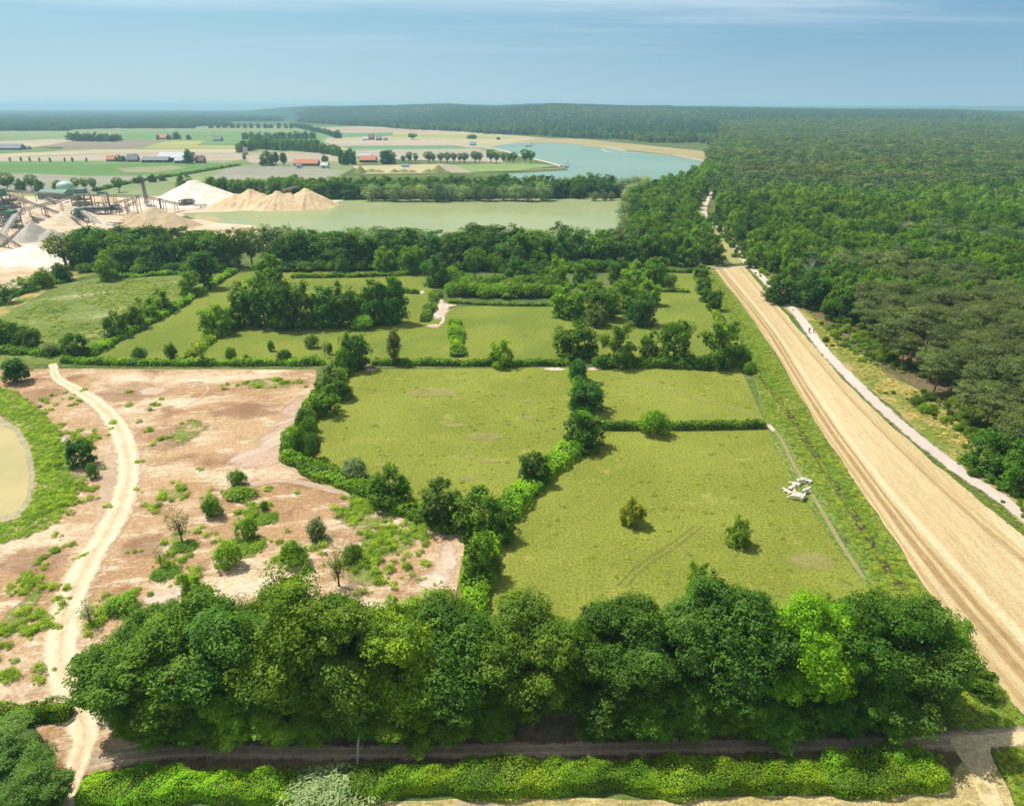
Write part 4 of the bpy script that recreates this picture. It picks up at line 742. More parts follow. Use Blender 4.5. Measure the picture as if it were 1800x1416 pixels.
# far trees on the plain
AV='avenue trees on the plain'
for j,(x,w_,yt) in enumerate([(709,9,273),(720,12,267),(731,9,269),(754,18,266),(762,9,271),(775,14,268),(787,14,267),(798,12,268),(808,9,269),(817,16,268),(835,18,265),(843,12,267),(863,19,262),(873,14,268),(885,11,269),(895,11,269),(903,14,267),(923,17,262),(933,15,264)]): tree('openM',x,287,w_,yt,DK,f'round field tree, {ORD[j]} from the left in the row before the blue lake','row of field trees before the blue lake','field_tree')
row('oakM',[(424,244),(440,245),(556,245)],10,14,13,DK,'dark field tree','in the upper clump on the plain','upper clump on the plain',name='field_tree',jx=1,jy=1)
row('oakM',[(418,268),(462,262),(560,268),(598,276)],26,13,19,DK,'dark avenue tree','in the avenue left of the red barns',AV,name='avenue_tree',jx=1,jy=1,cs=[DK,MD])
row('oakM',[(440,256),(560,262)],14,13,17,DK,'dark grove tree','behind the avenue left of the barns','grove on the plain',name='field_tree',jx=1,jy=1,cs=[DK,MD])
row('oakM',[(516,224),(560,233),(592,242)],13,8,10,DK,'small avenue tree','in the avenue running to the hills','avenue running to the hills',name='field_tree',jx=.5,jy=.5)
row('oakM',[(365,225),(520,226)],13,8,9,BL,'small hazy tree','in the thin row under the distant woods','thin tree row under the woods',name='field_tree',jx=2,jy=.3)
row('oakM',[(122,247),(212,249)],11,15,15,DK,'dark copse tree','in the isolated copse on the plain','isolated copse on the plain',name='field_tree',jx=1,jy=1)
row('oakM',[(598,290),(625,288)],4,14,26,DK,'dark farm tree','between the two red-roofed barns','trees between the red barns',jx=1)
row('bushM',[(6,284),(160,285)],8,4,8,MD,'tiny roadside sapling','along the straight farm road','saplings along the farm road',name='field_tree',jx=4,jy=.3)
for x,yb,w_,yt,k_,l in [(593,243,16,228,'oakM','large tree at the near end of the hill avenue'),(725,246,17,234,'openM','twin-crowned field tree far out on the striped fields'),(830,244,20,236,'oakM','dark flat clump tree below the hill wood'),(876,246,7,241,'bushM','small lone field tree left of the blue lake'),(678,288,20,264,'oakM','left of two big trees beside the red barn'),(688,288,18,264,'oakM','right of two big trees beside the red barn'),(470,291,27,265,'oakM','big farm tree left of the small red barn'),(486,290,12,267,'poplarM','pale upright tree right of the big farm tree'),(499,291,14,268,'poplarM','second pale upright tree by the small red barn'),(333,287,22,262,'oakM','big round tree beside the black barns'),(213,284,18,272,'oakM','dome-shaped tree beside the grey farmhouse'),(311,245,14,231,'oakM','larger of two trees at the far farmstead'),(297,246,9,236,'oakM','smaller tree left of the far farmstead tree'),(332,246,9,236,'oakM','tree at the right end of the far farmstead'),(278,246,6,237,'oakM','leftmost little tree of the far farmstead'),(571,284,12,272,'oakM','dark round tree right of the small red barn'),(430,280,7,270,'oakM','dark little tree by the pointed farmhouse'),(768,228,30,218,'oakM','dark lobe of wood reaching into the striped fields'),
  (14,336,30,303,'openM','tall airy tree at the left border behind the quarry'),(38,336,20,314,'oakM','low tree second from the left border behind the quarry'),(57,335,20,306,'openM','airy tree third from the left border behind the quarry'),(70,336,18,314,'oakM','green tree fourth from the left border behind the quarry'),(105,334,25,316,'oakM','dark bushy tree behind the green quarry shed'),(135,334,15,312,'openM','left of three small trees behind the quarry'),(150,335,15,312,'openM','middle of three small trees behind the quarry'),(165,336,15,312,'openM','right of three small trees behind the quarry'),(210,338,22,311,'openM','lone spreading tree left of the white sand cone'),(324,331,27,305,'oakM','bushy tree right of the white sand cone'),(245,322,18,308,'oakM','left tree of the line behind the white sand cone'),(268,320,16,306,'oakM','middle tree of the line behind the white sand cone'),(286,318,14,305,'oakM','right tree of the line behind the white sand cone')]:
    tree(k_,x,yb,w_,yt,MD if x<340 and yb>300 else DK,l)
# hedges
HG=(.105,.21,.012);HD=(.075,.14,.014);HB=(.125,.235,.010);HY=(.15,.22,.016)
hedge('hedge',[(108,636),(200,640),(330,641),(460,641),(572,640)],2.6,1.5,HG,'long rough hedge along the top of the bare sand',.3)
hedge('hedge',[(655,640),(760,641),(900,642),(1000,641)],2.3,1.5,HG,'long low hedge between the strip pastures and the central pasture',.3)
hedge('hedge',[(1040,641),(1150,645),(1230,645),(1300,642)],3.4,1.9,HD,'dark shrubby hedge under the line of oaks',.3)
hedge('hedge',[(155,628),(215,594),(300,548),(345,520),(415,476)],3.2,1.6,HG,'long diagonal hedge between the tall meadow and the strip pasture',.34)
hedge('hedge',[(330,630),(362,606),(382,585)],3.4,1.3,HY,'short slanting hedge below the light bushy tree',.32)
hedge('hedge',[(504,806),(530,762),(556,714),(590,672),(616,650)],5.0,2.0,HG,'wide leafy hedge with trees along the right edge of the sand',.27)
hedge('hedge',[(498,806),(560,832),(630,862),(700,892),(770,920),(808,934)],4.2,1.7,HB,'bright hedge bordering the sand below the central pasture',.24)
hedge('hedge',[(832,1090),(842,1020),(858,960),(882,910)],4.4,2.0,HB,'bright hedge running down from the junction to the oak row',.22)
hedge('hedge',[(880,916),(925,868),(972,824),(1014,786)],4.6,2.1,HG,'slanting hedge with a shaded side right of the central pasture',.24)
hedge('hedge',[(1024,770),(1026,730),(1018,690),(1012,655)],3.6,1.8,HG,'hedge with dark trees dividing the two upper pastures',.28)
hedge('hedge',[(1058,754),(1150,754),(1250,753),(1345,751)],2.0,1.7,HD,'straight clipped hedge across the right-hand pastures',.22,ragged=.1)
hedge('hedge',[(746,566),(758,540),(768,516)],3.6,1.6,HD,'short dark hedge left of the pale gateway patch',.34)
hedge('hedge',[(806,628),(803,600),(800,566)],4.0,1.8,HG,'short upright hedge between the strip pastures',.3)
hedge('hedge',[(786,532),(870,537),(972,538)],1.4,1.0,HD,'thin clipped hedge below the thicket',.34,ragged=.08)
hedge('hedge',[(512,488),(620,487),(735,483)],2.8,1.5,HD,'hedge along the top strip above the copse',.4)
hedge('hedge',[(190,490),(260,486),(322,481)],2.6,1.4,HG,'hedge at the top of the tall meadow',.4)
hedge('hedge',[(640,513),(690,514),(737,516)],1.8,1.2,HD,'small hedge just above the right end of the copse',.4)
hedge('hedge',[(1148,512),(1214,514)],1.6,1.0,HD,'low dark hedge behind the oak line field',.4)
hedge('hedge',[(1040,478),(1150,478),(1218,479)],2.6,1.5,HD,'hedge at the top of the far green field',.4)
hedge('hedge',[(1222,482),(1246,520),(1262,560),(1290,598)],2.8,1.3,HY,'rough hedge strip between far field and ditch',.36)
hedge('hedge',[(-40,1262),(40,1262),(128,1258)],2.6,1.9,HG,'dense hedge below the sand in front of the corner trees',.12)
hedge('hedge',[(140,1396),(240,1392),(400,1390),(528,1388)],3.6,1.7,HB,'bright lime hedge block along the lane, left of the willow bush',.10)
hedge('hedge',[(612,1388),(760,1378),(1000,1374),(1250,1374),(1460,1374),(1662,1372)],3.6,1.9,(.12,.215,.011),'long bright hedge along the lane right of the willow bush',.10)
hedge('hedge',[(1440,1352),(1540,1346),(1640,1344)],2.6,1.9,HG,'bramble thicket behind the right end of the lane hedge',.12,cat='bramble thicket')
hedge('hedge',[(-30,545),(30,518),(70,506),(118,492)],5.,1.4,(0.090,0.180,0.025),'shrubby bank between the quarry track and tall meadow',.4)
hedge('hedge',[(-40,622),(40,618),(100,624)],6.,1.8,HG,'bushy green hedge under the trees at the left border',.34)
hedge('hedge',[(165,337),(240,320),(330,306),(420,291)],5,2.0,HD,'thin diagonal hedge line across the plain behind the quarry',.8)
# ---------------------------------------------------------------- ground cover that nobody could count
def px_pts(poly_px,s,r,j=.45):
    W=[P(*p)[:2] for p in poly_px]; x0,x1=min(p[0] for p in W),max(p[0] for p in W); y0,y1=min(p[1] for p in W),max(p[1] for p in W)
    X,Y=jgrid(x0,x1,y0,y1,s,r,j); k=inside(X,Y,W); return X[k],Y[k]
proto('tuft',3,12,R_=.6,zb=0,zt=.7,npuff=14,rp=.24,nl=16,ls=.10,asp=.3,H_=.5,rad=.02,nlimb=1,upb=.9,sub=5)
TW=leafmat('weed_leaves',False,(.13,.22,.016),c2=(.22,.29,.03)); TG=leafmat('grass_blades',False,(.15,.22,.022),c2=(.24,.26,.05)); TP=leafmat('pasture_tussocks',False,(.18,.215,.026),c2=(.25,.25,.045)); TD=leafmat('dry_blades',False,(.30,.26,.10),c2=(.38,.33,.15))
def tufts(name,X,Y,w0,w1,hr,mat,label,cat,z=.03):
    m=len(X); idx=r.integers(0,3,m); w_=w0+(w1-w0)*r.random(m)**2; wr3=np.array([PROTO['tuft'][k][2:4] for k in range(3)])
    h_=w_*hr*r.uniform(.7,1.3,m); scatter(name,np.stack([X,Y,0*X+z],1),np.stack([w_/2/wr3[idx,0]]*2+[h_/wr3[idx,1]],1),[farmesh('tuft',k,mat) for k in range(3)],idx,label,cat)
# weeds on the bare sand: clumps
WX=[];WY=[]
for x,y,w_,h_,n in [(640,890,90,50,230),(690,940,120,80,200),(640,985,110,60,120),(300,875,90,50,40),(455,900,70,30,40),(400,960,260,70,50),(520,975,80,40,70),(95,960,110,90,30),(55,1030,120,60,60),(40,1100,120,130,140),(30,1190,120,70,30),(200,1060,120,60,50),(165,1090,60,40,30),(380,870,200,60,60),
   (110,800,60,110,240),(105,880,60,60,200),(80,720,80,60,70),(90,760,60,40,60),(240,690,60,20,6),(430,680,120,20,26),(490,672,100,26,60),(260,745,60,30,12),(265,715,80,50,14),(280,775,40,50,20),(340,740,30,10,6),(210,730,60,60,10),(110,765,50,30,20),(150,870,50,80,24),(690,1010,120,60,40),(760,960,80,60,12),(330,1010,60,40,22),(300,990,40,20,30),(225,880,60,50,8),(130,700,60,40,12)]:
    n=int(n*1.5); c=P(x,y); ax=w_/2/ppm(y); ay=abs(P(x,y-h_/2)[1]-P(x,y+h_/2)[1])/2; k=max(2,int(n/5)); cx=c[0]+r.normal(size=k)*ax*.5; cy_=c[1]+r.normal(size=k)*ay*.5; j=r.integers(0,k,n); WX.append(cx[j]+r.normal(size=n)*.45); WY.append(cy_[j]+r.normal(size=n)*.45)
WX=np.concatenate(WX);WY=np.concatenate(WY)
_pd=[P(x,y)[:2] for x,y in [(-300,715),(-20,722),(36,745),(60,785),(68,835),(60,885),(38,920),(-30,936),(-300,945)]]; _k=~inside(WX,WY,_pd); WX,WY=WX[_k],WY[_k]
tufts('weeds',WX,WY,.3,1.8,.5,TW,'scattered green weed tufts on the bare sandy ground','weeds',.05)
bx=[P(x,y)[:2] for x,y in [(-60,690),(20,712),(62,758),(84,820),(80,880),(40,925),(-70,950)]]
X,Y=px_pts([(-40,668),(30,690),(80,730),(125,800),(135,870),(100,920),(50,945),(-40,965),(-40,930),(30,915),(56,880),(66,835),(56,785),(30,742),(-40,715)],.55,r); k=r.random(len(X))<np.clip(.95-.25*nz(X,Y,3),.2,1); 
tufts('bank_grass',X[k],Y[k],.5,1.5,.3,TW,'rough green grass and herbs on the bank round the pond','grass',.1)
X,Y=px_pts([(1236,478),(1256,478),(1340,590),(1430,740),(1516,870),(1606,1008),(1690,1130),(1810,1270),(1700,1285),(1640,1200),(1530,1040),(1400,850),(1350,742),(1322,640),(1280,560)],.75,r); _fp=np.array(smooth_line([P(*p)[:2] for p in [(1348,745),(1372,770),(1392,810),(1412,845),(1440,890),(1475,950),(1518,1016)]],8)); _k=np.min(np.hypot(X[:,None]-_fp[:,0],Y[:,None]-_fp[:,1]),1)>1.6; X,Y=X[_k],Y[_k]
tufts('verge_grass',X,Y,.5,1.5,.22,TG,'long rough grass on the banks of the ditch beside the stubble','grass',.06)
X,Y=px_pts([(1748,1320),(1800,1312),(1900,1310),(2000,1500),(1860,1500),(1800,1440)],.4,r); tufts('corner_grass',X,Y,.4,1.1,.45,TG,'rough grass in the bottom right corner beyond the stubble','grass',.06)
X,Y=px_pts([(1314,476),(1378,548),(1440,618),(1508,692),(1628,802),(1792,938),(1960,1080),(1966,1060),(1785,912),(1672,830),(1600,776),(1536,720),(1478,662),(1432,612),(1398,566),(1370,532)],.7,r); tufts('roadside_grass',X,Y,.4,1.0,.25,TG,'grassy strip between the stubble field and gravel road','grass',.06)
X,Y=px_pts([(1345,480),(1400,530),(1462,612),(1510,660),(1570,716),(1640,770),(1700,818),(1800,880),(1790,850),(1720,780),(1640,705),(1560,655),(1500,612),(1450,570)],.9,r); k=r.random(len(X))<.6; tufts('heath_tussocks',X[k],Y[k],.4,1.5,.35,TD,'dry heath tussocks between the gravel road and the wood','heath',.05)
X,Y=px_pts([(640,655),(1290,655),(1340,740),(1390,850),(1520,1045),(870,1080),(885,960),(1000,800),(820,870),(760,880),(580,800)],1.5,r); k=(r.random(len(X))<.30)&(nz(X,Y,11,1)>-.5); tufts('pasture_tussocks',X[k],Y[k],.35,1.3,.16,TP,'uneven grass tussocks across the grazed pasture','grass',.02)
X,Y=px_pts([(30,555),(120,505),(190,492),(330,484),(400,480),(300,545),(180,615),(60,600)],1.6,r); k=nz(X,Y,9,2)>-.4; tufts('meadow_grass',X[k],Y[k],.8,2.2,.25,TG,'tall uneven grass of the left meadow','grass',.03)
X,Y=px_pts([(200,1350),(500,1348),(1000,1338),(1660,1330),(1660,1345),(1000,1352),(200,1360)],.5,r); tufts('lane_grass',X,Y,.3,.8,.5,TG,'shaded grass fringe along the lane','grass',.05)
for x,yb,w_,yt,l in [(425,872,52,850,'wide grass mound below the farthest orchard tree'),(468,912,44,900,'grass ring below the tiny orchard tree'),(290,1008,50,992,'grass mound below the small pruned tree'),(216,1072,56,1038,'dome-shaped green grass mound at the left end of the oak row'),(325,962,46,948,'grass mound below the large pruned tree'),(445,960,48,944,'grass mound shaded by the leafy round tree')]:
    tree('bushM',x,yb,w_,yt+4,(.12,.20,.02),l,None,'grass_mound','grass mound',crown='grass_blades')
# pale dead birches standing in the wood
for j,(x,y,l) in enumerate([(1420,520,'pale dead tree standing out at the front of the broadleaf canopy'),(1541,470,'bare forked pale tree in the mixed part of the wood'),(1570,490,'wider bare pale tree in the mixed part of the wood'),(1632,480,'small bare grey tree right of two pale ones in the wood'),(1580,440,'thin bare pale tree high in the mixed wood')]):
    X,Y,_=P(x,y); e=empty('dead_tree',(X,Y,0),j); tag(e,l,'tree'); rr=np.random.default_rng(50+j); Cx=rr.normal(size=(26,3))*[2.2,2.2,2.2]+[0,0,12.5]; tv,tf=trunk_pts(rr,16,.28,Cx,26,.5); obj('trunk',mesh_np('dead_trunk',tv,tf,[PALEBARK],smooth=True),e)
# ---------------------------------------------------------------- sand heaps
def sandmat(name,a,b,c,s=.12):
    return groundmat(name,a,b,c,s,.25,(.5,.66),fine=.5,famp=.16,bump=.6)
S_white=sandmat('washed_white_sand',(.62,.55,.45),(.68,.62,.53),(.52,.44,.34)); S_tan=sandmat('tan_sand',(.52,.38,.22),(.60,.47,.30),(.44,.29,.15)); S_brown=sandmat('brown_gravelly_sand',(.40,.30,.18),(.46,.35,.22),(.33,.26,.14)); S_grey=sandmat('grey_gravel',(.36,.33,.28),(.42,.39,.33),(.30,.27,.23)); S_pale=sandmat('pale_beige_sand',(.52,.42,.29),(.58,.48,.36),(.44,.34,.22)); S_grass=groundmat('overgrown_bank',(.13,.17,.04),(.20,.20,.07),(.30,.25,.13),.1,.15,fine=.6,famp=.3,bump=.6)
def heap(name,cones,m,label,rough=.05,slope=None,cat='sand heap'):
    L=[]
    for (x,yf,wpx,ytop) in cones:
        X,Y,_=P(x,yf); rad=wpx/2/ppm(yf); cy0=Y+rad*.85; vv=(CY-ytop)/F; dy=ct+vv*st; dz=vv*ct-st; h=H+cy0/dy*dz; L.append((X,cy0,rad,max(h,.5)))
    x0=min(c[0]-c[2] for c in L)*1.0-1; x1=max(c[0]+c[2] for c in L)+1; y0=min(c[1]-c[2] for c in L)-1; y1=max(c[1]+c[2] for c in L)+1
    n=int(min(90,max(28,(x1-x0)/1.0))); k=int(min(60,max(24,(y1-y0)/1.2)))
    X,Y=np.meshgrid(np.linspace(x0,x1,n),np.linspace(y0,y1,k)); Z=np.full(X.shape,-.6); rr=np.random.default_rng(int(abs(x0)*10)%9999)
    for (cx,cy0,rad,h) in L:
        dx,dy=X-cx,Y-cy0; a=np.arctan2(dy,dx); d=np.hypot(dx,dy)/(rad*(1+.06*np.sin(3*a+cx)+.04*np.sin(7*a)))
        z=h*np.where(d<.12,1-d*d*2.5,1-(d-.036)*1.037)+h*rough*(np.sin(a*17+cx)*.5+np.sin(a*29)*.4)*np.clip(d,0,1)*np.clip(1.1-d,0,1)*2.2; Z=np.maximum(Z,z)
    Z=np.maximum(Z,-.6)+rr.normal(size=Z.shape)*.12; V=np.stack([X,Y,Z],-1).reshape(-1,3); i,j=np.meshgrid(np.arange(n-1),np.arange(k-1)); q=(j*n+i).ravel()
    Fq=np.stack([q,q+1,q+n+1,q+n],1); Fq=Fq[(V[Fq][:,:,2].max(1)>-.2)]
    c0=(sum(c[0] for c in L)/len(L),sum(c[1] for c in L)/len(L)); V=V-np.array([c0[0],c0[1],0]); o=obj(name,mesh_np(name,V,Fq,[m],smooth=True),None,(c0[0],c0[1],.05)); return tag(o,label,cat)
heap('sand_heap',[(315,364,178,317),(345,365,130,334)],S_white,'tall white sand cone behind the conveyor mast',.03)
heap('sand_heap',[(402,368,100,341),(428,368,112,333),(452,369,88,340),(478,371,104,336),(499,370,96,339),(527,369,112,332),(556,367,62,351)],S_tan,'long tan sand ridge with gullies on the lake shore',.13)
heap('gravel_heap',[(412,368,26,358)],S_grey,'small grey gravel heap at the foot of the tan ridge',.05)
heap('sand_heap',[(250,404,128,364),(282,404,105,374),(222,401,80,372)],S_brown,'wide brown sand heap above the lakeside trees',.04)
heap('sand_heap',[(95,398,82,372)],S_pale,'regular pointed sand cone in the middle of the quarry',.02)
heap('sand_heap',[(42,393,66,371)],S_pale,'beige sand cone behind the grey gravel heap',.02)
heap('sand_heap',[(70,370,70,346),(110,372,90,352),(85,388,110,358)],S_pale,'broad pale sand bank below the green shed',.03)
heap('gravel_heap',[(42,426,76,389)],S_grey,'tall grey gravel cone under the stacker at the left',.03)
heap('gravel_heap',[(78,426,60,402),(88,428,44,409)],S_grey,'lower grey gravel heaps right of the tall grey cone',.03)
heap('sand_heap',[(15,464,170,431),(70,466,90,444)],S_white,'flat-topped whitish heap at the left border',.05)
heap('sand_heap',[(150,418,120,394)],S_pale,'low pale bank between the sand cone and the trees',.03)
heap('sand_heap',[(16,358,34,338),(30,359,30,340)],S_tan,'small pinkish twin heap at the left border',.04)
heap('sand_heap',[(172,358,56,341)],S_tan,'tan heap behind the screening plant',.03)
heap('sand_heap',[(1263,334,16,314)],S_tan,'small pink sand heap at the end of the strip',.04)
heap('earth_bank',[(632,305,24,291),(650,304,40,297),(664,304,26,298)],S_grass,'grassy bank, leftmost of the three by the red barn',.03,cat='earth bank')
heap('earth_bank',[(692,304,22,297),(708,304,34,297),(722,304,20,298)],S_grass,'long low grassy bank in the middle of three',.03,cat='earth bank')
heap('earth_bank',[(752,304,26,297),(770,304,34,290),(782,304,20,298)],S_grass,'grassy bank with a point, rightmost of three',.03,cat='earth bank')
# ---------------------------------------------------------------- quarry plant
class MB:
    def __init__(s): s.V=[];s.F=[]
    def box(s,c,d,rz=0.,taper=1.):
        x,y,z=c; k=len(s.V); ca,sa=math.cos(rz),math.sin(rz)
        for iz in (0,1):
            t=taper if iz else 1
            for ax,ay in ((-1,-1),(1,-1),(1,1),(-1,1)):
                px,py=ax*d[0]/2*t,ay*d[1]/2*t; s.V.append((x+px*ca-py*sa,y+px*sa+py*ca,z+iz*d[2]))
        s.F+=[tuple(k+i for i in f) for f in ((3,2,1,0),(4,5,6,7),(0,1,5,4),(1,2,6,5),(2,3,7,6),(3,0,4,7))]; return s
    def bar(s,p,q,w,h=None):
        p=Vector(p);q=Vector(q);h=h or w; d=(q-p).normalized(); u=d.cross(Vector((0,0,1))); u=u.normalized() if u.length>1e-4 else Vector((1,0,0)); v=u.cross(d).normalized(); k=len(s.V)
        for e in (p,q):
            for a,b in ((-1,-1),(1,-1),(1,1),(-1,1)): s.V.append(tuple(e+u*a*w/2+v*b*h/2))
        s.F+=[tuple(k+i for i in f) for f in ((3,2,1,0),(4,5,6,7),(0,1,5,4),(1,2,6,5),(2,3,7,6),(3,0,4,7))]; return s
    def build(s,name,m,parent=None): return obj(name,mesh_np(name,s.V,s.F,[m]),parent)
M_steel=plain('weathered_steel',(.26,.265,.25),.6,.3); M_dark=plain('dark_machine_steel',(.13,.135,.13),.6,.2); M_rust=plain('rusty_steel',(.28,.22,.18),.8); M_green=plain('green_sheet',(.08,.20,.14),.6); M_lgreen=plain('pale_green_sheet',(.36,.48,.38),.5); M_belt=plain('conveyor_belt',(.09,.085,.08),.9); M_lbelt=plain('sandy_conveyor_belt',(.30,.28,.25),.9)
def conveyor(p,q,w,label,light=False,legs=3,name='conveyor'):
    p=Vector(P(*p)); q=Vector(P(*q)); c=Vector(((p.x+q.x)/2,(p.y+q.y)/2,0)); e=empty(name,c); tag(e,label,'conveyor',None); p=p-c;q=q-c
    MB().bar(p,q,w*.7,.15).build('belt',M_lbelt if light else M_belt,e); f=MB(); d=(q-p); L=d.length; n=max(3,int(L/3)); u=d.cross(Vector((0,0,1))).normalized()*w/2; dn=Vector((0,0,-1.1))
    for s in (-1,1):
        f.bar(p+u*s,q+u*s,.22,.3); f.bar(p+u*s+dn,q+u*s+dn,.2)
        for i in range(n): a=p+d*(i/n)+u*s; b=p+d*((i+1)/n)+u*s; f.bar(a,b+dn,.12) if i%2 else f.bar(a+dn,b,.12)
    f.build('frame',M_steel if light else M_rust,e)
    for i in range(legs):
        t=(i+.6)/(legs+.2); a=p+d*t; l=MB()
        if a.z<1.5: continue
        for s in (-1,1): l.bar(a+u*s+dn,(a.x+u.x*s*1.4,a.y+u.y*s*1.4,-.2),.3)
        l.bar((a.x+u.x,a.y+u.y,a.z*.5),(a.x-u.x,a.y-u.y,a.z*.5),.18); l.build('trestle',M_rust,e)
    return e
conveyor((-14,332,12),(114,341,10),3.2,'wide dark gallery conveyor running in from the left border',legs=4)
conveyor((14,341,13),(140,387,3),1.6,'thin conveyor slanting down to the right over the sand cone',legs=3)
conveyor((33,369,8),(148,340,14),2.0,'conveyor rising from the transfer point to the screening tower',legs=4)
conveyor((32,368,9),(-6,424,3),2.8,'broad pale conveyor dropping to the left border',True,2)
conveyor((145,370,9),(184,401,2),2.6,'short pale conveyor descending towards the lakeside trees',True,2)
conveyor((-6,408,7),(44,438,1),1.3,'thin radial stacker above the whitish heap',legs=2)
conveyor((150,341,12),(253,344,13),1.8,'long level conveyor in front of the white cone',legs=5)
conveyor((253,344,13),(320,359,4),1.8,'conveyor falling from the mast to the shore machine',legs=3)
conveyor((198,357,4),(243,345,11),1.4,'conveyor climbing to the mast junction',legs=3)
conveyor((207,371,2),(239,352,8),1.2,'small free-ended stacker below the mast',legs=1)
conveyor((341,359,3),(364,360,2),1.8,'low conveyor between shore machine and green container',legs=1)
conveyor((496,334,8.5),(522,327,10),2.4,'conveyor head on top of the long tan ridge',legs=1)
conveyor((190,391,2),(219,392,2.6),1.4,'low flat conveyor in front of the brown heap',legs=2)
conveyor((-8,360,6),(70,385,3),1.2,'narrow conveyor behind the beige cone',legs=3)
def rig(x,y,w,d,h,label,m=None,floors=3,name='screening_tower',cat='quarry plant',cab=True):
    X,Y,_=P(x,y); e=empty(name,(X,Y,0)); tag(e,label,cat); f=MB(); hw,hd=w/2,d/2
    for sx in (-1,0,1):
        for sy in (-1,1): f.bar((sx*hw,sy*hd,-.2),(sx*hw,sy*hd,h),.45)
    for i in range(1,floors+1):
        z=h*i/floors; 
        for sy in (-1,1): f.bar((-hw,sy*hd,z),(hw,sy*hd,z),.35); f.bar((-hw,sy*hd,z-h/floors),(0,sy*hd,z),.2); f.bar((hw,sy*hd,z-h/floors),(0,sy*hd,z),.2)
        for sx in (-1,1): f.bar((sx*hw,-hd,z),(sx*hw,hd,z),.35)
    f.build('frame',M_dark,e); MB().box((0,0,h*.62),(w*1.06,d*1.1,.25)).build('platform',M_steel,e); MB().box((0,0,h*.32),(w*.9,d*.9,h*.2)).build('hopper',M_rust,e)
    if cab: MB().box((w*.1,0,h),(w*.6,d*.9,h*.22)).build('housing',m or M_green,e); MB().box((-w*.2,-hd*.2,h*.66),(w*.45,d*.7,h*.24),0,.7).build('screen',m or M_green,e)
    rl=MB()
    for sy in (-1,1): rl.bar((-hw,sy*hd*1.08,h*.62+1.1),(hw,sy*hd*1.08,h*.62+1.1),.08)
    rl.build('railing',M_steel,e)
rig(147,372,9,7,12,'green screening tower where the conveyors meet')
rig(171,376,15,7,7,'low open steel platform right of the screening tower',floors=2,cab=False,name='steel_platform')
rig(143,391,6,6,7,'dark green crusher at the head of the pale conveyor',floors=2,name='crusher')
rig(8,396,9,8,17,'tall dark plant tower at the left border',floors=5); rig(24,400,7,6,8,'small dark plant frame right of the left tower',floors=2,name='steel_platform')
rig(330,364,9,5,4.5,'dark shore machine beside the white cone',M_dark,2,'dredging_pump'); rig(202,373,8,4,4,'small dark screen below the stacker',M_dark,2,'mobile_screen')
rig(20,372,10,7,7,'cluttered dark machine behind the left tower',M_dark,3,'crusher')
def mast():
    X,Y,_=P(260,363); e=empty('mast',(X,Y,0)); tag(e,'tall dark lattice mast in front of the white cone','mast'); f=MB()
    for sx,sy in ((-1,-1),(1,-1),(1,1),(-1,1)): f.bar((sx*1.1,sy*1.1,-.2),(sx*.45-1,sy*.45,20),.4)
    for i in range(10):
        z=i*2; f.bar((-1.1-i*.03,-1.1+i*.06,z),(1.0-i*.14,-1.1+i*.06,z+2),.18); f.bar((1.1-i*.15,-1.1+i*.06,z),(-1.1-i*.03,-1.1+i*.06,z+2),.18)
    f.build('lattice',M_dark,e); MB().box((-.4,0,7.5),(3.6,2.4,.3)).box((-.8,0,13.5),(3,2.2,.3)).box((-.2,0,3),(3.8,2.6,.3)).build('platform',M_steel,e)
mast()
for x,y,h,l in [(193,366,10,'dark post between screening platform and mast'),(283,367,6.5,'short dark support post right of the mast')]:
    X,Y,_=P(x,y); e=empty('support_post',(X,Y,0)); tag(e,l,'post'); MB().bar((0,0,-.2),(0,0,h),.9).build('post',M_dark,e); MB().box((0,0,h),(2.2,2,.5)).build('cap',M_steel,e)
def container(x,y,l_,m,label,rz=0,n='container'):
    X,Y,_=P(x,y); e=empty(n,(X,Y,0),rz); tag(e,label,n.replace('_',' ')); b=MB().box((0,0,0),(l_,2.6,2.7))
    for i in range(int(l_/.8)): b.box((-l_/2+.5+i*.8,-1.34,.15),(.3,.1,2.4))
    b.build('body',m,e); MB().box((l_/2+.03,0,.1),(.08,2.2,2.4)).build('door',M_dark,e)
container(367,362,8,M_green,'green container at the foot of the tan ridge'); container(381,362,3.5,plain('pale_sheet',(.5,.55,.55)),'short pale container beside the green one'); container(222,394,4.5,M_dark,'dark box at the end of the flat conveyor'); container(131,379,6,M_rust,'rusty container left of the dark green crusher'); container(180,343,7,M_green,'green container behind the long level conveyor',.1); container(196,402,6,M_lgreen,'pale green box partly behind the trees',-.6); container(560,365,5,M_rust,'grey box near the lake end of the tan ridge',.3)
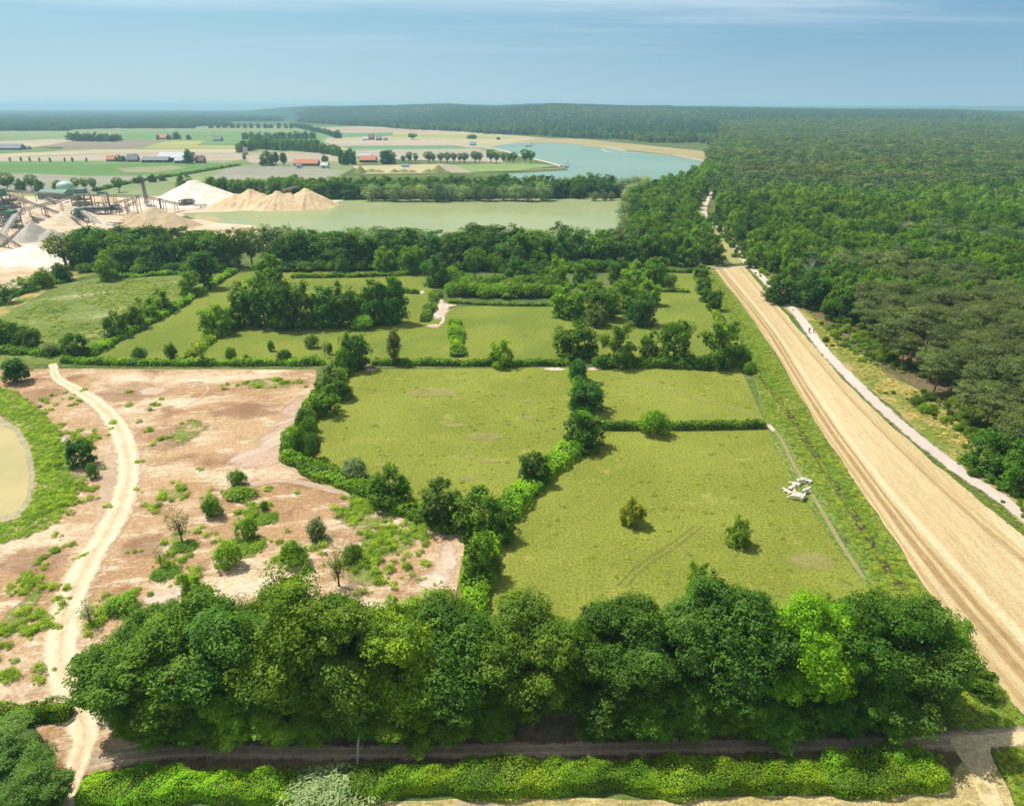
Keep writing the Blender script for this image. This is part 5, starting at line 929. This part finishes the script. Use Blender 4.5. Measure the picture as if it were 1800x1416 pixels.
def hall(x,y,wpx,dep,wh,rh,mw,mr,label,rot=0.,name='barn',cat='barn',doors=1,wins=4,chim=False,panels=None):
    """building with gabled roof, doors and windows"""
    X,Y,_=P(x,y); L=wpx/ppm(y); e=empty(name,(X,Y+dep/2,0),rot); tag(e,label,cat); hw,hd=L/2,dep/2
    V=[(-hw,-hd,-.3),(hw,-hd,-.3),(hw,hd,-.3),(-hw,hd,-.3),(-hw,-hd,wh),(hw,-hd,wh),(hw,hd,wh),(-hw,hd,wh),(-hw,0,wh+rh),(hw,0,wh+rh)]
    obj('wall',mesh_np('wall',V,[(0,1,5,4),(2,3,7,6),(1,2,6,9,5),(3,0,4,8,7)],[mw]),e)
    o=.5; t=.25; s=rh/hd; R_=[(-hw-o,-hd-o,wh-o*s+.06),(hw+o,-hd-o,wh-o*s+.06),(hw+o,0,wh+rh+.06),(-hw-o,0,wh+rh+.06),(hw+o,hd+o,wh-o*s+.06),(-hw-o,hd+o,wh-o*s+.06)]; R2=[(a,b,c+t) for a,b,c in R_]
    ro=obj('roof',mesh_np('roof',R_+R2,[(3,2,1,0),(5,4,2,3),(6,7,8,9),(9,8,10,11),(0,1,7,6),(4,5,11,10),(1,2,8,7),(2,4,10,8),(3,0,6,9),(5,3,9,11)],[mr]),e)
    if chim: MB().box((hw*.4,0,wh+rh-.6),(.8,.8,1.6)).build('chimney',plain('brick',(.30,.13,.08)) if 'brick' not in bpy.data.materials else bpy.data.materials['brick'],ro)
    for i in range(doors): MB().box((-hw+L*(i+.5)/doors,-hd-.06,-.1),(min(3.4,L*.2),.12,min(3,wh*.85))).build('door',M_dark,e)
    for i in range(wins): MB().box((-hw+L*(i+.5)/wins+L*.5/wins*.5,-hd-.05,wh*.45),(min(1.4,L/wins*.4),.1,1.1)).build('window',M_glass,e)
    if panels: MB().bar((-hw*.8,-hd*.5,wh+rh*.5+.45),(hw*.8,-hd*.5,wh+rh*.5+.45),.1,.1); 
M_glass=plain('window_glass',(.12,.16,.19),.1,0,.05); M_red=plain('orange_red_tiles',(.45,.17,.10),.8); M_grey=plain('slate_grey_roof',(.14,.15,.17),.7); M_black=plain('black_boards',(.035,.04,.045),.8); M_brick=plain('dark_brick',(.22,.10,.07),.9); M_white=plain('white_plaster',(.62,.62,.60),.8); M_lroof=plain('pale_corrugated_roof',(.34,.36,.37),.6); M_brown=plain('brown_tiles',(.17,.11,.09),.8); M_blue=plain('blue_roof',(.10,.22,.32),.6)
hall(537,292,42,12,3,4.2,M_brick,M_red,'long barn with bright orange-red roof on the plain',name='barn')
hall(524,296,9,9,2.8,2.6,M_white,M_grey,'low grey-roofed shed in front of the first red barn',.2,'shed','shed',1,2); hall(570,296,12,9,3,3,M_white,M_lroof,'white cottage with pale roof right of the first red barn',-.1,'cottage','house',1,3)
hall(646,286,28,13,3.2,4.6,M_brick,M_red,'shorter red-roofed barn beside two big trees',0,'barn'); hall(640,280,23,10,4,2.5,M_white,M_lroof,'long white-roofed shed behind the second red barn',0,'shed','shed',1,3)
hall(272,286,46,14,3,3.6,M_black,M_grey,'low black barn at the left of the farmyard',0,'barn',doors=3); hall(300,284,46,22,4.5,6,M_black,M_lroof,'big black barn with pale striped roof at the farmyard',0,'barn',doors=2); hall(316,287,20,12,3,2.5,M_black,M_lroof,'small black shed before the big black barn',.15,'shed','shed')
hall(231,285,17,12,3,6,M_brick,M_grey,'farmhouse with steep slate roof half behind a tree',.2,'farmhouse','house',chim=True); hall(194,284,14,9,2.6,4,M_brick,M_red,'small farmhouse with orange roof left of the domed tree',0,'farmhouse','house',chim=True)
hall(350,287,14,11,3,5.5,M_brick,M_brown,'brown-roofed farmhouse right of the big round tree',.1,'farmhouse','house',chim=True)
hall(16,264,36,20,3,6,M_grey,M_grey,'wide grey-roofed farm at the left border on the plain',.05,'barn'); hall(45,263,9,9,2.5,2.5,M_grey,M_grey,'small grey shed right of the grey-roofed farm',0,'shed','shed',1,1)
hall(285,245,13,16,3,6,M_brick,M_red,'far farmhouse with dull red roof among small trees',0,'farmhouse','house'); hall(304,245,12,15,3,5,M_brick,M_brown,'far brown-roofed barn left of the larger tree',0,'barn'); hall(381,248,13,16,2.5,7,M_black,M_grey,'far dark barn standing alone in green field',.1,'barn'); hall(430,272,7,9,3,7,M_brick,plain('pink_tiles',(.36,.2,.17)),'pointed pinkish farmhouse at the left end of the avenue',.3,'farmhouse','house',1,2)
hall(642,247,9,16,3,4,M_white,M_lroof,'far white barn, left in the lonely farmstead',0,'barn'); hall(652,246,9,15,4,7,M_brick,M_brown,'far gabled house in the middle of the lonely farmstead',0,'farmhouse','house'); hall(665,247,8,15,3,6,M_black,M_grey,'far dark barn, right in the lonely farmstead',0,'barn'); hall(677,247,6,10,2.5,3,M_grey,M_grey,'tiny shed at the right end of the lonely farmstead',0,'shed','shed',1,1)
hall(831,256,11,12,2,4,M_blue,M_blue,'blue-green gabled plant house on the lake causeway',0,'plant_house','building',1,2); hall(712,294,12,6,1.6,1.4,M_lroof,M_blue,'low pale blue cover between the grassy banks',0,'shed','shed',1,1)
hall(90,350,46,14,4,2.2,M_green,M_green,'green quarry shed with dark openings',-.02,'quarry_shed','shed',2,3)
def dome():
    X,Y,_=P(92,344); r0=6.5; V=[(0,0,9.2)];Fs=[]
    for j in range(1,6):
        a=j/5*math.pi/2
        for i in range(28): b=i/28*2*math.pi; V.append((r0*math.sin(a)*math.cos(b),r0*math.sin(a)*math.sin(b),5.5+3.7*math.cos(a)))
        for i in range(28):
            k=(i+1)%28; Fs.append((0,1+i,1+k) if j==1 else (1+(j-2)*28+i,1+(j-1)*28+i,1+(j-1)*28+k,1+(j-2)*28+k))
    n=len(V); V+=[(r0*math.cos(i/28*2*math.pi),r0*math.sin(i/28*2*math.pi),-.2) for i in range(28)]
    e=empty('storage_dome',(X,Y+20,0)); tag(e,'pale green storage dome behind the quarry shed','storage dome'); obj('roof',mesh_np('dome_roof',V[:n],Fs,[M_lgreen],smooth=True),e); W=V[n-28:]; Fw=[(28+i,28+(i+1)%28,(i+1)%28,i) for i in range(28)]; obj('wall',mesh_np('dome_wall',W,Fw,[M_lgreen]),e)
dome()
def dredger(x,y,label,s=1.):
    X,Y,_=P(x,y); e=empty('dredger',(X,Y,.3),.2,(s,s,s)); tag(e,label,'dredger'); MB().box((0,0,0),(22,8,1.6)).build('hull',M_dark,e); MB().box((-4,0,1.6),(7,5,4)).build('cabin',M_white,e); MB().bar((4,0,1.6),(10,0,11),.7).bar((4,2,1.6),(10,0,11),.4).bar((10,0,11),(14,0,2),.4).bar((-2,0,5),(10,0,11),.3).build('crane_arm',M_rust,e)
dredger(929,258,'small dredger floating at the far edge of the blue lake',.6); dredger(990,295,'dredger with crane arm at the tip of the causeway',.55)
# ---------------------------------------------------------------- cows, walker, cyclists
def skinned(name,nodes,edges,m,parent=None,sub=1,root=0):
    me=bpy.data.meshes.new(name); me.from_pydata([n[:3] for n in nodes],edges,[]); me.update(); me.materials.append(m); o=obj(name,me,parent); o.modifiers.new('skin','SKIN')
    if len(me.skin_vertices):
        for i,n in enumerate(nodes): sv_=me.skin_vertices[0].data[i]; rr=n[3]; sv_.radius=(rr,n[4] if len(n)>4 else rr); sv_.use_root=(i==root)
    sb=o.modifiers.new('smooth','SUBSURF'); sb.levels=sub; sb.render_levels=sub; o.modifiers['skin'].use_smooth_shade=True; return o
M_cow=plain('cream_hide',(.66,.58,.48),.8,var=.06,scale=2); M_cow2=plain('fawn_hide',(.62,.42,.26),.8,var=.1,scale=2); M_hoof=plain('hoof',(.09,.07,.06),.6); M_muz=plain('pink_muzzle',(.55,.34,.28),.6)
def cow(x,y,rz,label,lying=False,m=None,graze=False):
    X,Y,_=P(x,y); e=empty('cow',(X,Y,.02),rz,(.80,.80,.72)); tag(e,label,'cow','cream cows resting on the pasture'); z=.46 if lying else 1.05
    N=[(-.1,0,z,.38,.40),(-.75,0,z+.05,.34,.36),(-1.02,0,z+.05,.20),(.55,0,z+.02,.36,.40),(.85,0,z+.12,.24,.30)]; E=[(0,1),(1,2),(0,3),(3,4)]
    hz_=.35 if graze else z+.38; hx=1.45 if graze else 1.25
    N+=[(1.1,0,(z+.12+hz_)/2+.08,.16,.2),(hx,0,hz_,.15),(hx+.22,0,hz_-.14,.12),(hx+.38,0,hz_-.24,.085)]; E+=[(4,5),(5,6),(6,7),(7,8)]
    for s in (-1,1): k=len(N); N+=[(hx-.02,s*.17,hz_+.06,.045),(hx-.05,s*.30,hz_+.04,.03)]; E+=[(6,k),(k,k+1)]
    if lying:
        for s in (-1,1):
            k=len(N); N+=[(.6,s*.34,.34,.13),(.85,s*.38,.14,.09),(.45,s*.42,.08,.06),(.32,s*.43,.07,.06)]; E+=[(3,k),(k,k+1),(k+1,k+2),(k+2,k+3)]
            k=len(N); N+=[(-.7,s*.40,.34,.20),(-.35,s*.52,.15,.11),(-.75,s*.60,.09,.06),(-.5,s*.66,.07,.055)]; E+=[(1,k),(k,k+1),(k+1,k+2),(k+2,k+3)]
    else:
        for s in (-1,1):
            k=len(N); N+=[(.58,s*.22,.80,.15),(.60,s*.22,.44,.085),(.57,s*.22,.12,.06),(.62,s*.22,.04,.07)]; E+=[(3,k),(k,k+1),(k+1,k+2),(k+2,k+3)]
            k=len(N); N+=[(-.72,s*.22,.82,.20),(-.62,s*.23,.58,.13),(-.86,s*.22,.40,.075),(-.80,s*.22,.10,.058),(-.75,s*.22,.04,.07)]; E+=[(1,k),(k,k+1),(k+1,k+2),(k+2,k+3),(k+3,k+4)]
    k=len(N); N+=[(-1.12,0,z-.05,.035),(-1.18,0,z-.4 if not lying else .22,.03),(-1.16,0,max(z-.68,.1),.05)]; E+=[(2,k),(k,k+1),(k+1,k+2)]
    skinned('body',N,E,m or M_cow,e); MB().box((hx+.40,0,hz_-.31),(.12,.15,.12)).build('muzzle',M_muz,e)
for a in [(1419,847,2.6,'cream cow lying on the trodden path, rightmost of the group',True),(1407,850,.2,'cream cow standing at the top of the group, left of the path',False),(1398,853,2.9,'cream cow between the top cow and the big pair',True),(1392,859,.6,'large cream cow lying in the middle left of the group',True),(1384,866,2.2,'pinkish cream cow, leftmost of the group',True,plain('pinkish_hide',(.72,.55,.45),.8,var=.06)),(1396,868,1.2,'fawn calf-coloured cow lying in the middle of the group',True,M_cow2),(1416,867,.5,'cream cow standing below the path cow at the right',False),(1397,878,2.8,'cream cow at the lower left of the group with head low',False,None,True),(1406,872,-.9,'cream cow in the lower middle with back to the sun',True),(1411,879,.9,'big cream cow, lowest of the group',False)]:
    cow(*a)
SKIN_M=plain('skin',(.55,.36,.27),.6,var=.05); M_navy=plain('navy_jacket',(.02,.03,.07),.9); M_jean=plain('light_blue_jeans',(.22,.32,.38),.9); M_hair=plain('grey_hair',(.30,.28,.26),.9); M_redj=plain('dark_red_jacket',(.22,.03,.04),.8); M_blk=plain('black_trousers',(.02,.02,.025),.9); M_lav=plain('pale_lilac_jacket',(.58,.52,.60),.8); M_bk=plain('dark_hair',(.05,.035,.025),.9); M_tyre=plain('tyre_rubber',(.02,.02,.02),.8); M_frame=plain('bicycle_frame',(.10,.02,.02),.4)
def figure(X,Y,rz,label,top,leg,hair,J,z0=0):
    """one skinned body; clothes and hair are children. J: joint places"""
    e=empty('person',(X,Y,z0),rz); tag(e,label,'person'); hp,ch,nk,hd=J['hip'],J['chest'],J['neck'],J['head']
    N=[(*hp,.13,.11),(*ch,.15,.11),(*nk,.06),(hd[0],hd[1],hd[2]-.06,.075),(hd[0],hd[1],hd[2]+.05,.09),(hd[0]+.085,hd[1],hd[2]-.01,.02)]; E=[(0,1),(1,2),(2,3),(3,4),(3,5)]
    TN=[(*hp,.155,.13),(*ch,.185,.14),(nk[0],nk[1],nk[2]-.03,.09)];TE=[(0,1),(1,2)];LN=[(*hp,.16,.135)];LE=[]
    for s,A,L in ((1,J['armL'],J['legL']),(-1,J['armR'],J['legR'])):
        k=len(N); N+=[(*A[0],.055),(*A[1],.042),(*A[2],.030),(A[3][0],A[3][1],A[3][2],.032)]; E+=[(1,k),(k,k+1),(k+1,k+2),(k+2,k+3)]
        d=Vector(A[3])-Vector(A[2]); d.normalize(); sd=d.cross(Vector((1,0,.2))).normalized() if abs(d.x)<.8 else d.cross(Vector((0,0,1))).normalized()
        for q in range(4):
            b=Vector(A[3])+sd*(q-1.5)*.021; t=b+d*(.05,.06,.065,.05)[q][0] if False else b+d*[.052,.064,.06,.046][q]; u=t+(d*.6-Vector((0,0,.4)))*.035; m=len(N); N+=[(*t,.009),(*u,.008)]; E+=[(k+3,m),(m,m+1)]
        b=Vector(A[2])*.4+Vector(A[3])*.6-sd*.05; m=len(N); N+=[(*b,.010),(*(b+d*.035),.009)]; E+=[(k+3,m),(m,m+1)]
        m=len(TN); TN+=[(*A[0],.075),(*A[1],.06),(*A[2],.048)]; TE+=[(1,m),(m,m+1),(m+1,m+2)]
        k=len(N); N+=[(*L[0],.085),(*L[1],.06),(*L[2],.042),(*L[3],.04)]; E+=[(0,k),(k,k+1),(k+1,k+2),(k+2,k+3)]
        m=len(LN); LN+=[(*L[0],.105),(*L[1],.08),(*L[2],.065)]; LE+=[(0,m),(m,m+1),(m+1,m+2)]
    b=skinned('body',N,E,SKIN_M,e); skinned('jacket',TN,TE,top,e); skinned('trousers',LN,LE,leg,e)
    skinned('hair',[(hd[0]-.03,hd[1],hd[2]+.07,.098),(hd[0]-.06,hd[1],hd[2]-.02,.075)],[(0,1)],hair,e); 
    for L in (J['legL'],J['legR']): skinned('shoe',[(*L[2],.052),(L[3][0]+.03,L[3][1],L[3][2]-.01,.05)],[(0,1)],M_blk,e)
    return e
X,Y,_=P(1344,1306)
figure(X,Y,math.pi,'walker in navy jacket and light blue jeans striding along the shaded lane',M_navy,M_jean,M_hair,dict(hip=(0,0,.95),chest=(.03,0,1.32),neck=(.05,0,1.52),head=(.07,0,1.66),
 armL=[(.03,.20,1.40),(-.10,.24,1.14),(.02,.24,.92),(.06,.24,.84)],armR=[(.03,-.20,1.40),(.12,-.24,1.15),(.30,-.22,1.02),(.37,-.21,.98)],legL=[(.06,.10,.88),(.25,.11,.52),(.36,.11,.11),(.47,.11,.05)],legR=[(-.04,-.10,.88),(-.10,-.11,.50),(-.38,-.11,.14),(-.28,-.11,.05)]))
def bicycle(X,Y,rz,label,mf):
    e=empty('bicycle',(X,Y,.09),rz); tag(e,label,'bicycle','bicycles on the gravel road')
    def wheel(x):
        V=[];Fs=[];n=24
        for i in range(n):
            a=i/n*2*math.pi
            for j in range(6): b=j/6*2*math.pi; q=.33+.022*math.cos(b); V.append((x+q*math.cos(a),.022*math.sin(b),.352+q*math.sin(a)))
        for i in range(n):
            for j in range(6): Fs.append((i*6+j,((i+1)%n)*6+j,((i+1)%n)*6+(j+1)%6,i*6+(j+1)%6))
        w_=obj('wheel',mesh_np('tyre',V,Fs,[M_tyre],smooth=True),e); s=MB()
        for i in range(8): a=i/8*2*math.pi; s.bar((x,0,.352),(x+.32*math.cos(a),0,.352+.32*math.sin(a)),.012)
        s.build('spokes',M_steel,w_)
    wheel(-.53);wheel(.53); f=MB(); bb=(-.08,0,.30);st_=(-.22,0,.82);hd=(.38,0,.86);hb=(.42,0,.72)
    for a,b in ((bb,st_),(bb,hb),(st_,hd),((-.53,0,.352),bb),((-.53,0,.352),st_),(hb,(.53,0,.352)),(hb,(.36,0,1.0))): f.bar(a,b,.04)
    f.build('frame',mf,e); MB().box((-.24,0,.90),(.26,.16,.06)).build('saddle',M_tyre,e); MB().bar((.32,-.28,1.03),(.32,.28,1.03),.035).bar((.32,-.28,1.03),(.2,-.30,1.02),.03).bar((.32,.28,1.03),(.2,.30,1.02),.03).build('handlebar',M_steel,e); MB().bar((-.08,-.1,.30),(.02,-.14,.14),.03).bar((-.08,.1,.30),(-.18,.14,.46),.03).build('pedals',M_steel,e)
a_=P(1424,580);b_=P(1390,536); rd=math.atan2(a_[1]-b_[1],a_[0]-b_[0])
for (x,y,top,l,hr,mf,gb) in ((1422,585,M_redj,'cyclist in dark red jacket riding on the left of the gravel road',M_bk,M_frame,'dark bicycle under the rider in dark red'),(1430,585,M_lav,'cyclist in pale lilac jacket riding beside the dark red one',M_hair,M_steel,'grey bicycle under the rider in pale lilac')):
    X,Y,_=P(x,y); bicycle(X,Y,rd,gb,mf)
    figure(X,Y,rd,l,top,M_blk,hr,dict(hip=(-.24,0,1.02),chest=(-.06,0,1.36),neck=(.02,0,1.54),head=(.06,0,1.68),armL=[(-.03,.19,1.42),(.10,.24,1.20),(.23,.29,1.07),(.28,.29,1.06)],armR=[(-.03,-.19,1.42),(.10,-.24,1.20),(.23,-.29,1.07),(.28,-.29,1.06)],
     legL=[(-.18,.10,.98),(.16,.12,.86),(-.14,.13,.55),(-.08,.13,.48)],legR=[(-.18,-.10,.98),(.13,-.12,.62),(0,-.13,.24),(.08,-.13,.17)]),.09)
